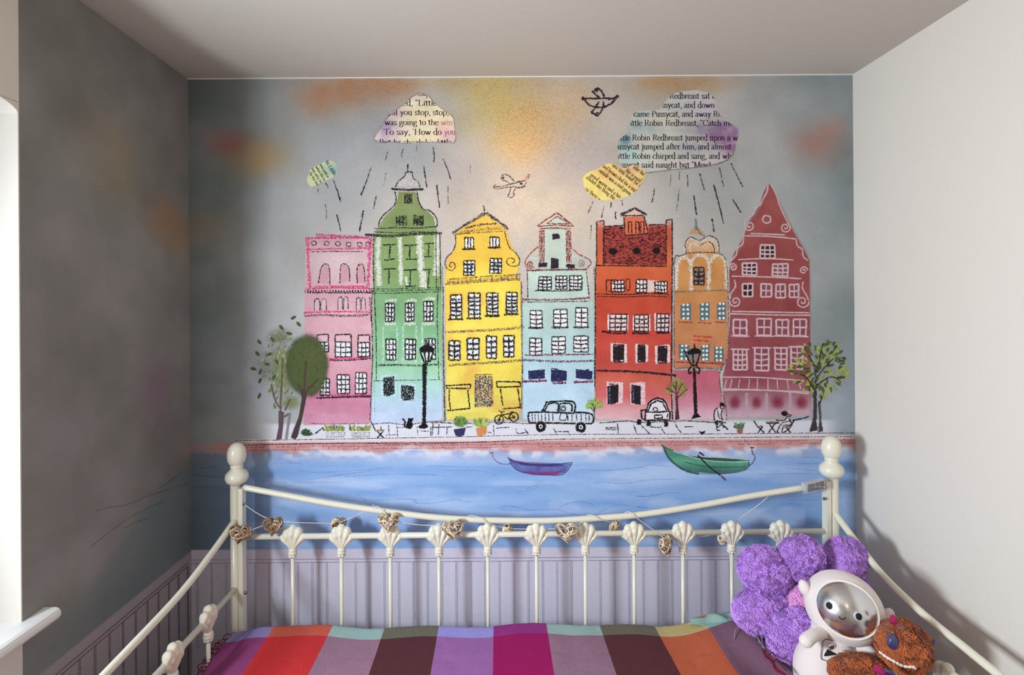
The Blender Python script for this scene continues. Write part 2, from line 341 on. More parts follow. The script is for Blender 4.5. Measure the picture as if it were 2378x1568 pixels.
# drawing ---------------------------------------------------------------------
class Draw:
    def __init__(s, base=0, fine=False): s.fine = fine; s.p = []; s.k = []; s.c = []; s.f = []; s.base = base
    def _add(s, pts, cols, faces, lay):
        b = len(s.p); s.p += pts; s.c += cols; s.n = getattr(s, 'n', 0)+1; s.k += [s.base+lay+(s.n % 40)/62]*len(pts); s.f += [tuple(i+b for i in q) for q in faces]
    def stroke(s, pts, w, col, cov=.85, lay=3, sm=True, jit=.5, edge=.42, clip=None, closed=False):
        """chalk line through frame points; w in photo pixels"""
        pts = [TP(p) for p in pts]
        if closed: pts = pts+[pts[0]]
        if sm and len(pts) > 2: q = smooth_path(pts, 5)
        else: q = [np.array(p, float) for p in pts]
        out = [q[0]]
        for a, b in zip(q[:-1], q[1:]):
            L = np.linalg.norm(b-a); n = max(1, int(L/(5.0 if clip is None else 1.2)))
            for i in range(1, n+1): out.append(a+(b-a)*i/n)
        N = len(out); v = []; c = []; f = []; rgb = tuple(lin(col))
        for i, p in enumerate(out):
            t = out[min(i+1, N-1)]-out[max(i-1, 0)]; L = np.linalg.norm(t); t = t/L if L > 0 else np.array((1., 0))
            n = np.array((-t[1], t[0])); ww = (w if not callable(w) else w(i/max(N-1, 1), t))*(1+random.uniform(-.3, .3)*jit)
            o = n*random.gauss(0, .22)*jit; cv = cov*(1+random.uniform(-.22, .12)*jit)
            for k, e in ((-1, edge), (0, 1), (1, edge)):
                v.append(tuple(p+o+n*k*ww*(.74 if col[0]<60 else .66))); c.append(rgb+(min(1, cv*e),))
        for i in range(N-1):
            if clip is not None and not inside(out[i], clip): continue
            for k in (0, 1): f.append((i*3+k, i*3+k+1, i*3+k+4, i*3+k+3))
        s._add(v, c, f, lay)
    def lines(s, segs, w, col, **kw):
        for q in segs: s.stroke(q, w, col, **kw)
    def each(s, segs, w, col, **kw):
        for q in segs: s.p, s.k, s.c, s.f = [], [], [], []; s.stroke(q, w, col, **kw); s.build(NAME[0], NAME[1], NAME[2])
    def fill(s, poly, colf, lay=0, st=5.0, edge=3.0, cov=1.0, ecov=.5):
        """fill a frame polygon; colf(px,py)->rgb arrays in photo pixels"""
        P_ = np.array([TP(p) for p in poly]); y0, y1 = P_[:, 1].min(), P_[:, 1].max(); st = min(st, max(.8, min(y1-y0, P_[:, 0].max()-P_[:, 0].min())/5)); n = max(1, int((y1-y0)/st)); Y = np.linspace(y0+1e-4, y1-1e-4, n+1)
        def spans(y):
            xsn = []
            for i in range(len(P_)):
                a = P_[i]; b = P_[(i+1) % len(P_)]
                if (a[1] <= y) != (b[1] <= y): xsn.append(a[0]+(y-a[1])/(b[1]-a[1])*(b[0]-a[0]))
            xsn.sort(); return [(xsn[i], xsn[i+1]) for i in range(0, len(xsn)-1, 2)]
        rows = [spans(y) for y in Y]; V = []; fcs = []; ed = []
        for j in range(n):
            A, B = rows[j], rows[j+1]
            if len(A) != len(B):
                m = spans((Y[j]+Y[j+1])/2); A = B = m
            for (a0, a1), (b0, b1) in zip(A, B):
                nx = max(2, int(max(a1-a0, b1-b0)/st)); b = len(V)
                for i in range(nx+1):
                    t = i/nx
                    # put the first and last column close to the edge
                    e_ = min(.9/nx, edge/max(a1-a0, b1-b0, 8)); t = (e_ if i == 1 else 1-e_ if i == nx-1 else t) if nx > 3 else t
                    V.append((a0+(a1-a0)*t, Y[j])); V.append((b0+(b1-b0)*t, Y[j+1])); e = ecov if (i in (0, nx)) else 1
                    ed += [e*(ecov if j == 0 else 1), e*(ecov if j == n-1 else 1)]
                for i in range(nx): fcs.append((b+2*i, b+2*i+1, b+2*i+3, b+2*i+2))
        if not V: return
        A = np.array(V); rgb = colf(A[:, 0], A[:, 1]) if callable(colf) else np.tile(np.array(colf, float), (len(A), 1))
        g_ = rgb.mean(1, keepdims=True); rgb = lin(np.clip(rgb*.83+g_*.17, 0, 255)); cv = np.clip(np.array(ed)*cov, 0, 1)
        s._add([tuple(p) for p in V], [tuple(a)+(float(b),) for a, b in zip(rgb, cv)], fcs, lay)
    def rect(s, x0, y0, x1, y1, col, lay=1, cov=.95, j=2, ecov=.5, st=5.0):
        r = lambda: random.uniform(-j, j)
        s.fill([(x0+r(), y0+r()), (x1+r(), y0+r()), (x1+r(), y1+r()), (x0+r(), y1+r())], col, lay, cov=cov, ecov=ecov, st=st, edge=1.2)
    def blob(s, cx, cy, rx, ry, col, lay=1, cov=.95, ecov=.15, n=14, rings=3, ang=0, wob=.08, fall=None):
        c, c0 = TP((cx, cy)), None; rx /= _fr[2]; ry /= _fr[2]; v = [c]; rgb = tuple(lin(col)); cc = [rgb+(cov,)]; f = []
        w = [1+random.uniform(-wob, wob) for _ in range(n)]; ca, sa = math.cos(ang), math.sin(ang)
        for r in range(1, rings+1):
            t = r/rings; e = cov+(ecov-cov)*(t**3 if fall is None else t**fall)
            for i in range(n):
                a = 2*pi*i/n; x = math.cos(a)*rx*t*w[i]; y = math.sin(a)*ry*t*w[i]
                v.append((c[0]+x*ca-y*sa, c[1]+x*sa+y*ca)); cc.append(rgb+(max(0, e),))
        for i in range(n): f.append((0, 1+i, 1+(i+1) % n))
        for r in range(rings-1):
            for i in range(n): f.append((1+r*n+i, 1+(r+1)*n+i, 1+(r+1)*n+(i+1) % n, 1+r*n+(i+1) % n))
        s._add(v, cc, f, lay)
    def leaf(s, x, y, L, wd, ang, col, lay=4, cov=.95):
        s.blob(x, y, L/2, wd/2, col, lay, cov, .45, n=10, rings=2, ang=ang, wob=.1)
    def build(s, name, label=None, wall='back', parent=None):
        A = np.array(s.p, float); X = (A[:, 0]-CX)*math.cos(ROLL)-(A[:, 1]-CY)*math.sin(ROLL); Y = (A[:, 0]-CX)*math.sin(ROLL)+(A[:, 1]-CY)*math.cos(ROLL)
        k = 0.0016+np.array(s.k)*0.00006
        if wall == 'back': V = np.stack([X*DW/F, DW-k, H-Y*DW/F], -1)
        else:
            d = (XL)*F/X; V = np.stack([XL+k, d, H-Y*d/F], -1)
        faces = [q if wall == 'back' else q[::-1] for q in s.f]
        o = link(name, mesh_np(name, V, faces, m_fine if s.fine else m_chalk, s.c, origin=MO), parent or mural, MO)
        if label: o['label'] = label
        return o
def inside(p, poly):
    x, y = p; r = False
    for i in range(len(poly)):
        (x0, y0), (x1, y1) = poly[i], poly[(i+1) % len(poly)]
        if (y0 > y) != (y1 > y) and x < x0+(y-y0)/(y1-y0)*(x1-x0): r = not r
    return r
def grad(stops, nz=14, sc_=40):
    """vertical colour stops in photo pixels [(y, rgb)...] with a little wash variation"""
    ysn = np.array([a for a, _ in stops]); cs = np.array([c for _, c in stops], float)
    def f(px, py):
        o = np.stack([np.interp(py, ysn, cs[:, i]) for i in range(3)], -1)
        return o+(fbm(px/sc_, py/sc_, 3)[..., None]-.5)*nz*2
    return f
def gy(stops): return grad([(TP((0, y))[1], c) for y, c in stops])
BK = (26, 24, 30); WH = (226, 224, 228)
def spiral(d, cx, cy, r, turns, a0, w, col, dirn=1, **kw):
    n = int(16*turns); d.stroke([(cx+r*(1-i/n*.88)*math.cos(a0+dirn*2*pi*turns*i/n), cy+r*(1-i/n*.88)*math.sin(a0+dirn*2*pi*turns*i/n)) for i in range(n+1)], w, col, **kw)
def circ(d, cx, cy, r, w, col, ry=None, **kw):
    ry = ry or r; d.stroke([(cx+r*math.cos(a)*random.uniform(.93, 1.07), cy+ry*math.sin(a)*random.uniform(.93, 1.07)) for a in [2*pi*i/9 for i in range(10)]], w, col, **kw)
def window(d, x0, y0, x1, y1, nc=2, nr=4, pane=WH, line=BK, w=2.2, wf=2.6, sill=0, fillc=.92, lay=2, sk=2):
    """hand drawn sash window in frame units"""
    j = lambda: random.uniform(-sk, sk)
    if pane is not None: d.rect(x0, y0, x1, y1, pane, lay, fillc)
    a, b, c, e = (x0+j(), y0+j()), (x1+j(), y0+j()), (x1+j(), y1+j()), (x0+j(), y1+j())
    for p, q in ((a, b), (b, c), (c, e), (e, a)): d.stroke([p, ((p[0]+q[0])/2+j()*.6, (p[1]+q[1])/2+j()*.6), q], wf, line, lay=lay+1)
    for i in range(1, nc):
        x = x0+(x1-x0)*i/nc; d.stroke([(x+j(), y0), (x+j(), (y0+y1)/2), (x+j(), y1)], w*1.15, line, lay=lay+1)
    for i in range(1, nr):
        y = y0+(y1-y0)*i/nr; d.stroke([(x0, y+j()*1.5), ((x0+x1)/2, y+3+j()*1.5), (x1, y+j()*1.5)], w*1.45, line, lay=lay+1)
    if sill: d.stroke([(x0-sill, y1+4+j()), ((x0+x1)/2, y1+4+j()), (x1+sill*.7, y1+2+j())], wf*1.2, line, lay=lay+1)
def scribble(d, x0, y0, x1, y1, n, w, col, cov=.8, lay=3):
    for _ in range(n):
        x = random.uniform(x0, x1); y = random.uniform(y0, y1); L = (x1-x0)*random.uniform(.25, .6); a = random.uniform(-.5, .5)
        q = [(x-L/2, y-a*L/4), (x, y+random.uniform(-3, 3)), (x+L/2, y+a*L/4)]
        d.stroke([(min(max(u, x0), x1), min(max(v_, y0), y1)) for u, v_ in q], w, col, cov=cov, lay=lay)
def double(d, pts, w, col, gap=8, **kw):
    d.stroke(pts, w, col, **kw); d.stroke([(x, y+gap) for x, y in pts], w*.8, col, **kw)
HN = 'tall painted terraced house'

# ---- pink house
fr(*FA); d = Draw(0)
d.fill([(390, 288), (800, 290), (800, 620), (796, 900), (790, 1425), (380, 1432), (384, 900)], gy([(290, (206, 150, 160)), (420, (206, 176, 178)), (580, (208, 166, 172)), (640, (214, 158, 170)), (900, (218, 162, 172)), (1100, (216, 150, 168)), (1300, (204, 122, 152)), (1430, (210, 140, 168))]))
MG = (206, 48, 112)
d.lines([[(402, 300), (408, 450), (420, 600)], [(785, 300), (775, 450), (770, 600)], [(790, 330), (770, 560)]], 10, MG, cov=.62, lay=1, edge=.3)
d.lines([[(392, 297), (600, 292), (795, 297)], [(395, 365), (600, 360), (790, 355)], [(390, 604), (600, 596), (790, 604)], [(450, 590), (770, 590)], [(380, 748), (560, 742), (785, 745)], [(535, 1030), (790, 1022)], [(480, 1250), (790, 1248)], [(455, 275), (600, 283), (780, 292)]], 5, MG, cov=.68, lay=1)
for x, y in ((443, 327), (520, 328), (588, 330), (653, 334), (720, 335), (770, 333)): circ(d, x, y, 15, 2.1, BK, 13, cov=.75)
d.stroke([(410, 380), (560, 376), (740, 378)], 1.8, BK, cov=.75); d.stroke([(395, 296), (600, 294), (800, 294)], 1.5, (90, 30, 60), cov=.6)
for q in ([(470, 570), (485, 480), (512, 452), (535, 475), (540, 580)], [(600, 570), (605, 470), (630, 452), (655, 480), (660, 560)], [(705, 570), (705, 480), (725, 452), (745, 475), (752, 570)]):
    d.fill(q, (206, 146, 154), 1, cov=.85); d.stroke(q, 2.3, BK, cov=.8)
for i in range(24):
    x = 388+i*17; d.stroke([(x, 612), (x+5, 628), (x+13, 626), (x+17, 610)], 2.2, BK, cov=.8)
for x0, x1, y0, y1 in ((445, 518, 662, 735), (588, 650, 652, 730), (700, 755, 655, 732)):
    d.rect(x0, y0, x1, y1, (214, 176, 182), 1, .7)
    for xa, xb in ((x0, (x0+x1)/2-3), ((x0+x1)/2+3, x1)): d.stroke([(xa, y1), (xa+2, y0+14), ((xa+xb)/2, y0), (xb-2, y0+14), (xb, y1)], 2, BK, cov=.75)
double(d, [(380, 764), (500, 760), (640, 765), (775, 758)], 2, BK, 7, cov=.7)
for x0, y0, x1, y1 in ((462, 882, 530, 985), (572, 882, 668, 1018), (710, 885, 780, 1015)):
    d.rect(x0, y0, x1, y1, (222, 176, 186), 2, .8); window(d, x0, y0+44, x1, y1, 3, 3, w=1.9, sk=1.5, lay=4); d.lines([[(x0, y0), (x0-1, y1)], [(x0, y0), (x1, y0-3)], [(x1, y0), (x1+2, y1)]], 2.8, BK)
for x0, y0, x1, y1 in ((480, 1150, 536, 1250), (585, 1125, 658, 1240), (695, 1112, 762, 1240)): window(d, x0, y0, x1, y1, 3, 4, w=2.3)
d.stroke([(535, 1037), (660, 1036), (790, 1026)], 2.6, BK); d.stroke([(455, 1266), (600, 1260), (785, 1256)], 4.2, (60, 22, 50), cov=.85)
d.stroke([(415, 1418), (560, 1422), (780, 1420)], 1.6, BK, cov=.6)
d.build('painted_house', 'pink painted house with round holes and three arches at the left end of the row')

# ---- green house
d = Draw(0); fr(*FE)
GT = gy([(1080, (130, 142, 84)), (1500, (124, 150, 88))])
d.fill([(1010, 1090), (1180, 1090), (1195, 1180), (1245, 1260), (1310, 1290), (1355, 1350), (1370, 1440), (1400, 1500), (780, 1500), (830, 1420), (880, 1330), (970, 1250), (1000, 1180)], GT, ecov=.3)
fr(*FA)
d.fill([(808, 262), (1210, 262), (1216, 600), (1222, 1380), (1200, 1405), (790, 1425), (800, 900), (803, 620)], gy([(265, (128, 152, 84)), (560, (126, 160, 92)), (640, (120, 166, 110)), (850, (122, 178, 128)), (1000, (132, 190, 142)), (1100, (150, 204, 166)), (1200, (160, 206, 198)), (1300, (176, 204, 228)), (1420, (188, 204, 234))]))
WP = (206, 208, 196)
for q, w in (([(835, 290), (830, 430), (838, 585)], 11), ([(962, 290), (968, 430), (970, 580)], 9), ([(1080, 280), (1090, 430), (1108, 600)], 14), ([(1190, 270), (1190, 400), (1180, 525)], 12), ([(1000, 530), (1010, 590)], 5), ([(1115, 500), (1120, 600)], 6)): d.stroke(q, w, WP, cov=.84, lay=1, edge=.5)
for a, b, v0, c in (((860, 337), (940, 335), [(905, 345), (898, 418)], [(868, 430), (932, 423)]), ((985, 341), (1065, 337), [(1024, 345), (1022, 415)], [(1000, 424), (1068, 423)]), ((1110, 330), (1170, 327), [(1140, 335), (1136, 400)], [(1112, 409), (1158, 407)]),
                    ((862, 484), (940, 481), [(898, 490), (896, 576)], None), ((985, 491), (1065, 487), [(1028, 495), (1026, 584)], [(998, 589), (1062, 586)]), ((1100, 489), (1155, 485), [(1142, 490), (1132, 600)], None)):
    d.stroke([a, b], 2.8, BK); d.stroke(v0, 3.6, BK, cov=.75)
    if c: d.stroke(c, 2.6, BK)
for y in (602, 614, 628): d.stroke([(775, y), (900, y+3), (1050, y-3), (1215, y-6)], 2.2, (40, 44, 36), cov=.66)
for i, (x0, y0, x1, y1) in enumerate(((878, 690, 930, 800), (998, 690, 1050, 800), (1108, 680, 1165, 800))):
    d.stroke([(x0-4, y0-4), ((x0+x1)/2, y0-18), (x1+14, y0-16)], 6, WP, cov=.72, lay=1); d.stroke([(x0-12, y1+18), (x1+10, y1+14)], 7, WP, cov=.75, lay=1); window(d, x0, y0, x1, y1, 3, 4, w=2.6)
for x in (862, 945, 982, 1062, 1098): d.stroke([(x, 830), (x+2, 940), (x-2, 1050)], 4.5, (196, 224, 206), cov=.62, lay=1)
for x0, y0, x1, y1 in ((880, 908, 940, 1035), (998, 910, 1060, 1030), (1118, 905, 1178, 1032)): window(d, x0, y0, x1, y1, 3, 4, w=2.6)
double(d, [(818, 1066), (950, 1062), (1080, 1066), (1215, 1058)], 2.2, BK, 5, cov=.7); d.stroke([(800, 1162), (1000, 1158), (1222, 1154)], 2, BK, cov=.66)
for x0, y0, x1, y1 in ((862, 1130, 932, 1256), (970, 1180, 1050, 1282)):
    d.rect(x0-14, y0-14, x1+12, y1+12, (182, 214, 222), 1, .7, ecov=.2); d.rect(x0, y0, x1, y1, BK, 2, .66); scribble(d, x0, y0, x1, y1, 12, 3.5, BK)
for q in ([(806, 268), (802, 450), (808, 620), (820, 900), (822, 1160)], [(800, 620), (792, 700), (798, 1000), (792, 1160), (782, 1405)], [(1206, 268), (1212, 600)], [(1226, 590), (1226, 1000), (1236, 1400)], [(1196, 600), (1190, 760), (1200, 1150)], [(780, 652), (784, 720), (790, 800)], [(1182, 260), (1185, 600)]): d.stroke(q, 2.4, (38, 44, 40), cov=.72)
double(d, [(752, 272), (900, 280), (1050, 268), (1218, 262)], 2.6, BK, 8, cov=.85)
d.stroke([(806, 1140), (812, 1400)], 1.6, (60, 120, 90), cov=.5)
fr(*FE)
for q in ([(1103, 832), (1101, 900)],): d.stroke(q, 3, BK)
d.stroke([(1078, 912), (1110, 905), (1148, 910)], 2.2, BK); d.stroke([(1078, 912), (1072, 945), (1010, 1000), (984, 1052)], 2.4, BK, cov=.75); d.stroke([(1146, 912), (1150, 960), (1205, 1008), (1218, 1052)], 2.4, BK, cov=.75)
d.fill([(1078, 912), (1146, 912), (1150, 960), (1205, 1008), (1214, 1056), (990, 1056), (1010, 1000), (1072, 945)], (196, 188, 184), 0, cov=.6)
double(d, [(944, 1066), (1100, 1074), (1252, 1068)], 3, BK, 8)
d.stroke([(980, 1095), (990, 1180), (962, 1240), (880, 1310), (835, 1370), (820, 1430)], 2.4, BK); d.stroke([(1190, 1095), (1204, 1180), (1250, 1262), (1312, 1276), (1365, 1330), (1385, 1390), (1372, 1440)], 2.4, BK)
d.stroke([(782, 1450), (1000, 1440), (1200, 1445), (1385, 1425)], 2.4, BK, cov=.75); d.stroke([(780, 1480), (1000, 1490), (1200, 1480), (1430, 1485)], 2, BK, cov=.7)
for x0, y0, x1, y1, n in ((1072, 1112, 1142, 1215, 14), (992, 1325, 1090, 1425, 10), (1160, 1320, 1250, 1420, 15)):
    d.rect(x0, y0, x1, y1, BK, 2, .46 if n < 14 else .6); scribble(d, x0, y0, x1, y1, n, 1.8, BK)
    for i in range(4): x = x0+(x1-x0)*i/3; d.stroke([(x, y0), (x, y1)], 1.8, BK)
d.build('painted_house', 'green painted house with bell shaped gable and spire')

# ---- yellow house
fr(*FB); d = Draw(0)
yc0 = gy([(130, (238, 192, 70)), (400, (242, 196, 62)), (600, (246, 212, 62)), (900, (244, 212, 70)), (1100, (238, 212, 70)), (1400, (232, 216, 88))])
def yc(px, py):
    o = yc0(px, py); k = np.clip((fbm(px/50+3, py/50, 3)-.48)*4, 0, 1)[..., None]*.55; return o*(1-k)+np.array((230, 166, 68))*k
d.fill([(325, 140), (460, 240), (478, 300), (500, 360), (538, 420), (538, 470), (520, 520), (546, 540), (556, 1320), (520, 1400), (95, 1400), (86, 560), (92, 480), (100, 420), (148, 360), (150, 290), (140, 272)], yc, ecov=.35)
BR = (84, 62, 62)
for q in ([(132, 268), (220, 208), (325, 142)], [(325, 142), (400, 190), (472, 242)], [(210, 236), (300, 215), (400, 208)], [(135, 262), (330, 150)], [(340, 140), (465, 232)]): d.stroke(q, 4.5, (64, 54, 62), cov=.74)
d.stroke([(150, 270), (300, 245), (470, 235)], 9, (140, 92, 50), cov=.55, lay=2); d.stroke([(140, 274), (300, 262), (440, 254)], 2.2, BR, cov=.7); d.stroke([(320, 98), (328, 132)], 2.4, BK)
d.stroke([(150, 276), (152, 330), (132, 380), (100, 410), (88, 450), (100, 480), (130, 492), (150, 470), (140, 445), (118, 448), (116, 468), (130, 470)], 2.8, BR, cov=.8)
d.stroke([(448, 252), (475, 345), (520, 390), (540, 430), (528, 462), (490, 466), (462, 446), (470, 420), (500, 420), (510, 438), (492, 446)], 2.8, BR, cov=.8)
window(d, 207, 292, 262, 360, 3, 1, sill=16, w=2.6); window(d, 360, 290, 415, 350, 3, 1, sill=14, w=2.4); window(d, 200, 432, 270, 522, 3, 4, w=3); window(d, 360, 418, 432, 510, 3, 4, w=3)
BN = (128, 96, 72)
d.stroke([(100, 562), (300, 548), (545, 530)], 14, (196, 150, 70), cov=.6, lay=1)
for q in ([(110, 546), (300, 530), (548, 516)], [(86, 576), (300, 562), (545, 548)], [(100, 566), (400, 548), (540, 540)]): d.stroke(q, 2.6, BR, cov=.68)
for x in (118, 170, 235, 300, 372, 430, 466, 520): d.stroke([(x, 548-x*.05), (x+2, 575-x*.05)], 4, (92, 70, 104), cov=.7)
for x0, y0, x1, y1 in ((120, 640, 188, 785), (232, 630, 300, 780), (342, 628, 410, 765), (458, 625, 525, 755)): window(d, x0, y0, x1, y1, 2, 6, w=3.1, wf=3.2, sill=14)
for x0, y0, x1, y1 in ((112, 918, 180, 1036), (222, 902, 294, 1034), (338, 890, 400, 1025), (443, 888, 506, 1016)): window(d, x0, y0, x1, y1, 2, 4, w=3.4, wf=3.4)
for q in ([(86, 862), (250, 856), (420, 846), (568, 834)], [(110, 1064), (260, 1054), (420, 1044), (580, 1032)]): double(d, q, 3.4, (92, 72, 70), 7, cov=.66)
DB_ = (62, 58, 112)
d.rect(270, 1122, 375, 1325, DB_, 1, .52, ecov=.35)
for x in range(272, 380, 12): d.stroke([(x, 1140+random.uniform(-10, 40)), (x+random.uniform(-4, 4), 1230), (x+4, 1322)], 3.6, DB_, cov=.62)
for q in ([(272, 1125), (370, 1122)], [(272, 1125), (270, 1322)], [(372, 1124), (378, 1315)]): d.stroke(q, 2.4, BR, cov=.75)
for q in ([(95, 1190), (245, 1182)], [(98, 1206), (240, 1208)], [(243, 1180), (240, 1210)], [(96, 1186), (98, 1210)], [(115, 1215), (112, 1270), (122, 1340)], [(225, 1215), (238, 1325)], [(100, 1342), (240, 1328)],
          [(396, 1166), (546, 1168)], [(402, 1200), (545, 1196)], [(400, 1168), (404, 1202)], [(542, 1170), (545, 1200)], [(422, 1208), (438, 1312)], [(528, 1205), (546, 1322)], [(436, 1332), (546, 1322)]): d.stroke(q, 3.1, BK)
for q in ([(72, 470), (78, 900), (84, 1180), (90, 1400)], [(548, 560), (552, 900), (560, 1100), (545, 1330)]): d.stroke(q, 2.0, (70, 74, 60), cov=.66)
d.build('painted_house', 'yellow painted house with purple door and curled gable')

# ---- mint and light blue house
d = Draw(0); RD = (128, 46, 46)
mc = gy([(150, (196, 208, 192)), (500, (180, 200, 188)), (800, (168, 196, 192)), (1000, (166, 200, 206)), (1150, (172, 206, 226)), (1400, (182, 214, 238))])
d.fill([(765, 160), (850, 225), (690, 240), (680, 225)], mc); d.fill([(690, 240), (820, 240), (825, 490), (690, 490)], mc); d.fill([(575, 430), (655, 350), (690, 350), (690, 490), (585, 488)], mc, cov=.5, ecov=.2); d.fill([(825, 370), (880, 380), (968, 430), (960, 480), (825, 488)], mc, cov=.5, ecov=.2)
d.fill([(588, 488), (948, 488), (960, 660), (992, 690), (996, 1400), (560, 1400), (552, 690), (590, 660)], mc, ecov=.4)
for q in ([(765, 142), (700, 185), (645, 222)], [(765, 142), (820, 185), (868, 226)], [(765, 165), (705, 208), (850, 210), (765, 165)], [(650, 224), (760, 218), (865, 224)], [(665, 238), (760, 234), (850, 240)]): d.stroke(q, 3.2, RD, cov=.74, sm=False)
for x in (674, 836): d.rect(x-15, 244, x+14, 445, (140, 56, 50), 2, .52, ecov=.3); [d.stroke([(x+o, 245), (x+o+2, 445)], 2.4, (130, 40, 40), cov=.62) for o in (-14, -4, 6, 14)]
d.lines([[(655, 345), (610, 385), (578, 425), (574, 458), (588, 482)], [(862, 362), (900, 395), (958, 424), (972, 450), (950, 478)]], 3, (156, 52, 50), cov=.74)
spiral(d, 605, 456, 24, 1.7, .5, 2.8, (140, 46, 44)); spiral(d, 912, 446, 24, 1.7, 2.6, 2.4, (120, 90, 84), -1, cov=.7)
for x0, y0, x1, y1 in ((738, 268, 782, 306), (728, 412, 778, 486), (655, 446, 708, 472), (820, 454, 876, 478)): d.rect(x0, y0, x1, y1, (44, 32, 44), 2, .86); scribble(d, x0, y0, x1, y1, 6, 2.5, (40, 28, 40))
d.stroke([(580, 493), (760, 488), (948, 486)], 4, (92, 40, 44), cov=.78); d.lines([[(586, 500), (590, 655)], [(944, 500), (960, 640)]], 2.2, BK, cov=.7)
for x0, y0, x1, y1, nc in ((655, 530, 732, 610, 3), (758, 525, 826, 606, 3), (844, 525, 916, 610, 3)): window(d, x0, y0, x1, y1, nc, 4, w=2.4)
d.stroke([(632, 614), (780, 616), (918, 612)], 2.2, BK)
d.stroke([(555, 668), (760, 670), (965, 658)], 4.4, (120, 44, 52), cov=.74); d.stroke([(552, 684), (760, 682), (965, 678)], 2, BK, cov=.7)
for x0, y0, x1, y1 in ((605, 735, 676, 838), (746, 728, 828, 836), (878, 718, 952, 834), (600, 902, 674, 1006), (736, 895, 816, 996), (868, 890, 956, 986)): window(d, x0, y0, x1, y1, 2, 4, w=2.1, wf=2.6, sill=14 if y0 < 800 else 0)
d.stroke([(568, 1006), (780, 1002), (992, 1000)], 4.4, (118, 40, 58), cov=.7); d.stroke([(568, 1034), (780, 1044), (992, 1040)], 5, (92, 50, 84), cov=.66)
NB = (32, 32, 82)
for x0, y0, x1, y1 in ((592, 1090, 694, 1156), (730, 1088, 826, 1172), (880, 1090, 982, 1156)): d.rect(x0, y0, x1, y1, NB, 2, .82); scribble(d, x0, y0, x1, y1, 7, 3, NB)
d.lines([[(560, 1166), (705, 1160)], [(740, 1176), (822, 1174)], [(868, 1170), (988, 1166)]], 5, (110, 24, 52), cov=.8)
d.lines([[(552, 560), (556, 900), (552, 1330)], [(990, 470), (1000, 800), (992, 1100), (1002, 1220)]], 1.9, (60, 70, 72), cov=.66)
d.build('painted_house', 'pale mint painted house turning light blue below, with red brick gable columns')

# ---- red house
fr(*FC); d = Draw(0)
d.fill([(118, 195), (162, 192), (164, 222), (280, 222), (282, 162), (410, 162), (430, 218), (540, 216), (540, 186), (576, 186), (578, 460), (580, 1130), (578, 1405), (108, 1400), (112, 460)],
       gy([(190, (200, 150, 130)), (240, (196, 84, 56)), (470, (214, 92, 50)), (620, (216, 84, 44)), (660, (204, 70, 42)), (900, (206, 62, 48)), (1080, (204, 72, 62)), (1150, (214, 92, 70)), (1250, (214, 90, 92)), (1330, (222, 150, 156)), (1400, (226, 178, 186))]), ecov=.4)
d.fill([(158, 224), (280, 224), (290, 280), (430, 272), (436, 222), (540, 220), (545, 464), (152, 462)], (168, 58, 50), 1, cov=.95)
d.fill([(284, 165), (405, 165), (432, 270), (290, 276)], (222, 104, 66), 2); d.fill([(350, 122), (412, 158), (275, 160)], (222, 180, 160), 2)
for _ in range(620):
    x = random.uniform(160, 536); y = random.uniform(228, 460)
    if 276 < x < 438 and y < 288: continue
    d.stroke([(x-8, y+random.uniform(-3, 3)), (x, y+random.uniform(-4, 4)), (x+8, y+random.uniform(-3, 3))], 1.9, (40, 16, 22), cov=.7, lay=3)
for q in ([(118, 462), (118, 198), (162, 190), (162, 460)], [(164, 224), (280, 220)], [(435, 216), (540, 214)], [(540, 460), (540, 188), (576, 182), (578, 460)], [(284, 165), (290, 280), (432, 270), (405, 165)], [(265, 160), (350, 118), (420, 158), (265, 160)], [(262, 152), (350, 112), (424, 154)]): d.stroke(q, 2.8, BK, sm=False, cov=.8)
for x0, x1 in ((312, 332), (356, 376), (386, 406)): d.lines([[(x0, 268), (x0, 196), (x1, 200), (x1, 266)]], 3, (50, 20, 26), sm=False)
for x, y in ((218, 376), (360, 373), (480, 371)): d.blob(x, y, 28, 23, (18, 14, 18), 4, 1, .4)
d.stroke([(112, 462), (300, 464), (545, 468)], 2.6, BK)
window(d, 208, 550, 285, 622, 4, 3, (230, 214, 214)); d.lines([[(178, 550), (178, 620), (205, 620), (205, 552), (178, 550)], [(296, 545), (296, 614), (320, 612), (320, 545), (296, 545)]], 2.6, (60, 20, 24), sm=False)
d.rect(355, 545, 548, 630, (226, 190, 184), 1, .8); window(d, 358, 546, 424, 628, 3, 3, (232, 220, 220)); window(d, 472, 560, 546, 628, 4, 3, (232, 220, 220))
double(d, [(120, 634), (300, 638), (440, 632), (560, 640)], 2.4, BK, 15, cov=.78)
for x0, y0, x1, y1 in ((198, 756, 300, 862), (350, 762, 434, 862), (482, 756, 556, 864)): d.rect(x0-14, y0-8, x1+12, y1+4, (226, 204, 206), 1, .75, ecov=.2); window(d, x0, y0, x1, y1, 3, 4, (230, 196, 196), w=2.4)
d.lines([[(148, 862), (230, 874), (302, 872)], [(334, 872), (436, 874)], [(480, 868), (560, 872)]], 4.4, BK)
for x0, y0, x1, y1 in ((222, 942, 284, 1046), (372, 946, 412, 1046), (492, 952, 544, 1052)): d.rect(x0-20, y0-14, x1+20, y1+12, (228, 204, 206), 1, .72, ecov=.3); window(d, x0, y0, x1, y1, 2, 4, (60, 26, 30), w=3, wf=3); scribble(d, x0, y0, x1, y1, 7, 2.4, BK)
d.stroke([(118, 1100), (300, 1104), (450, 1114), (600, 1130)], 4.4, BK)
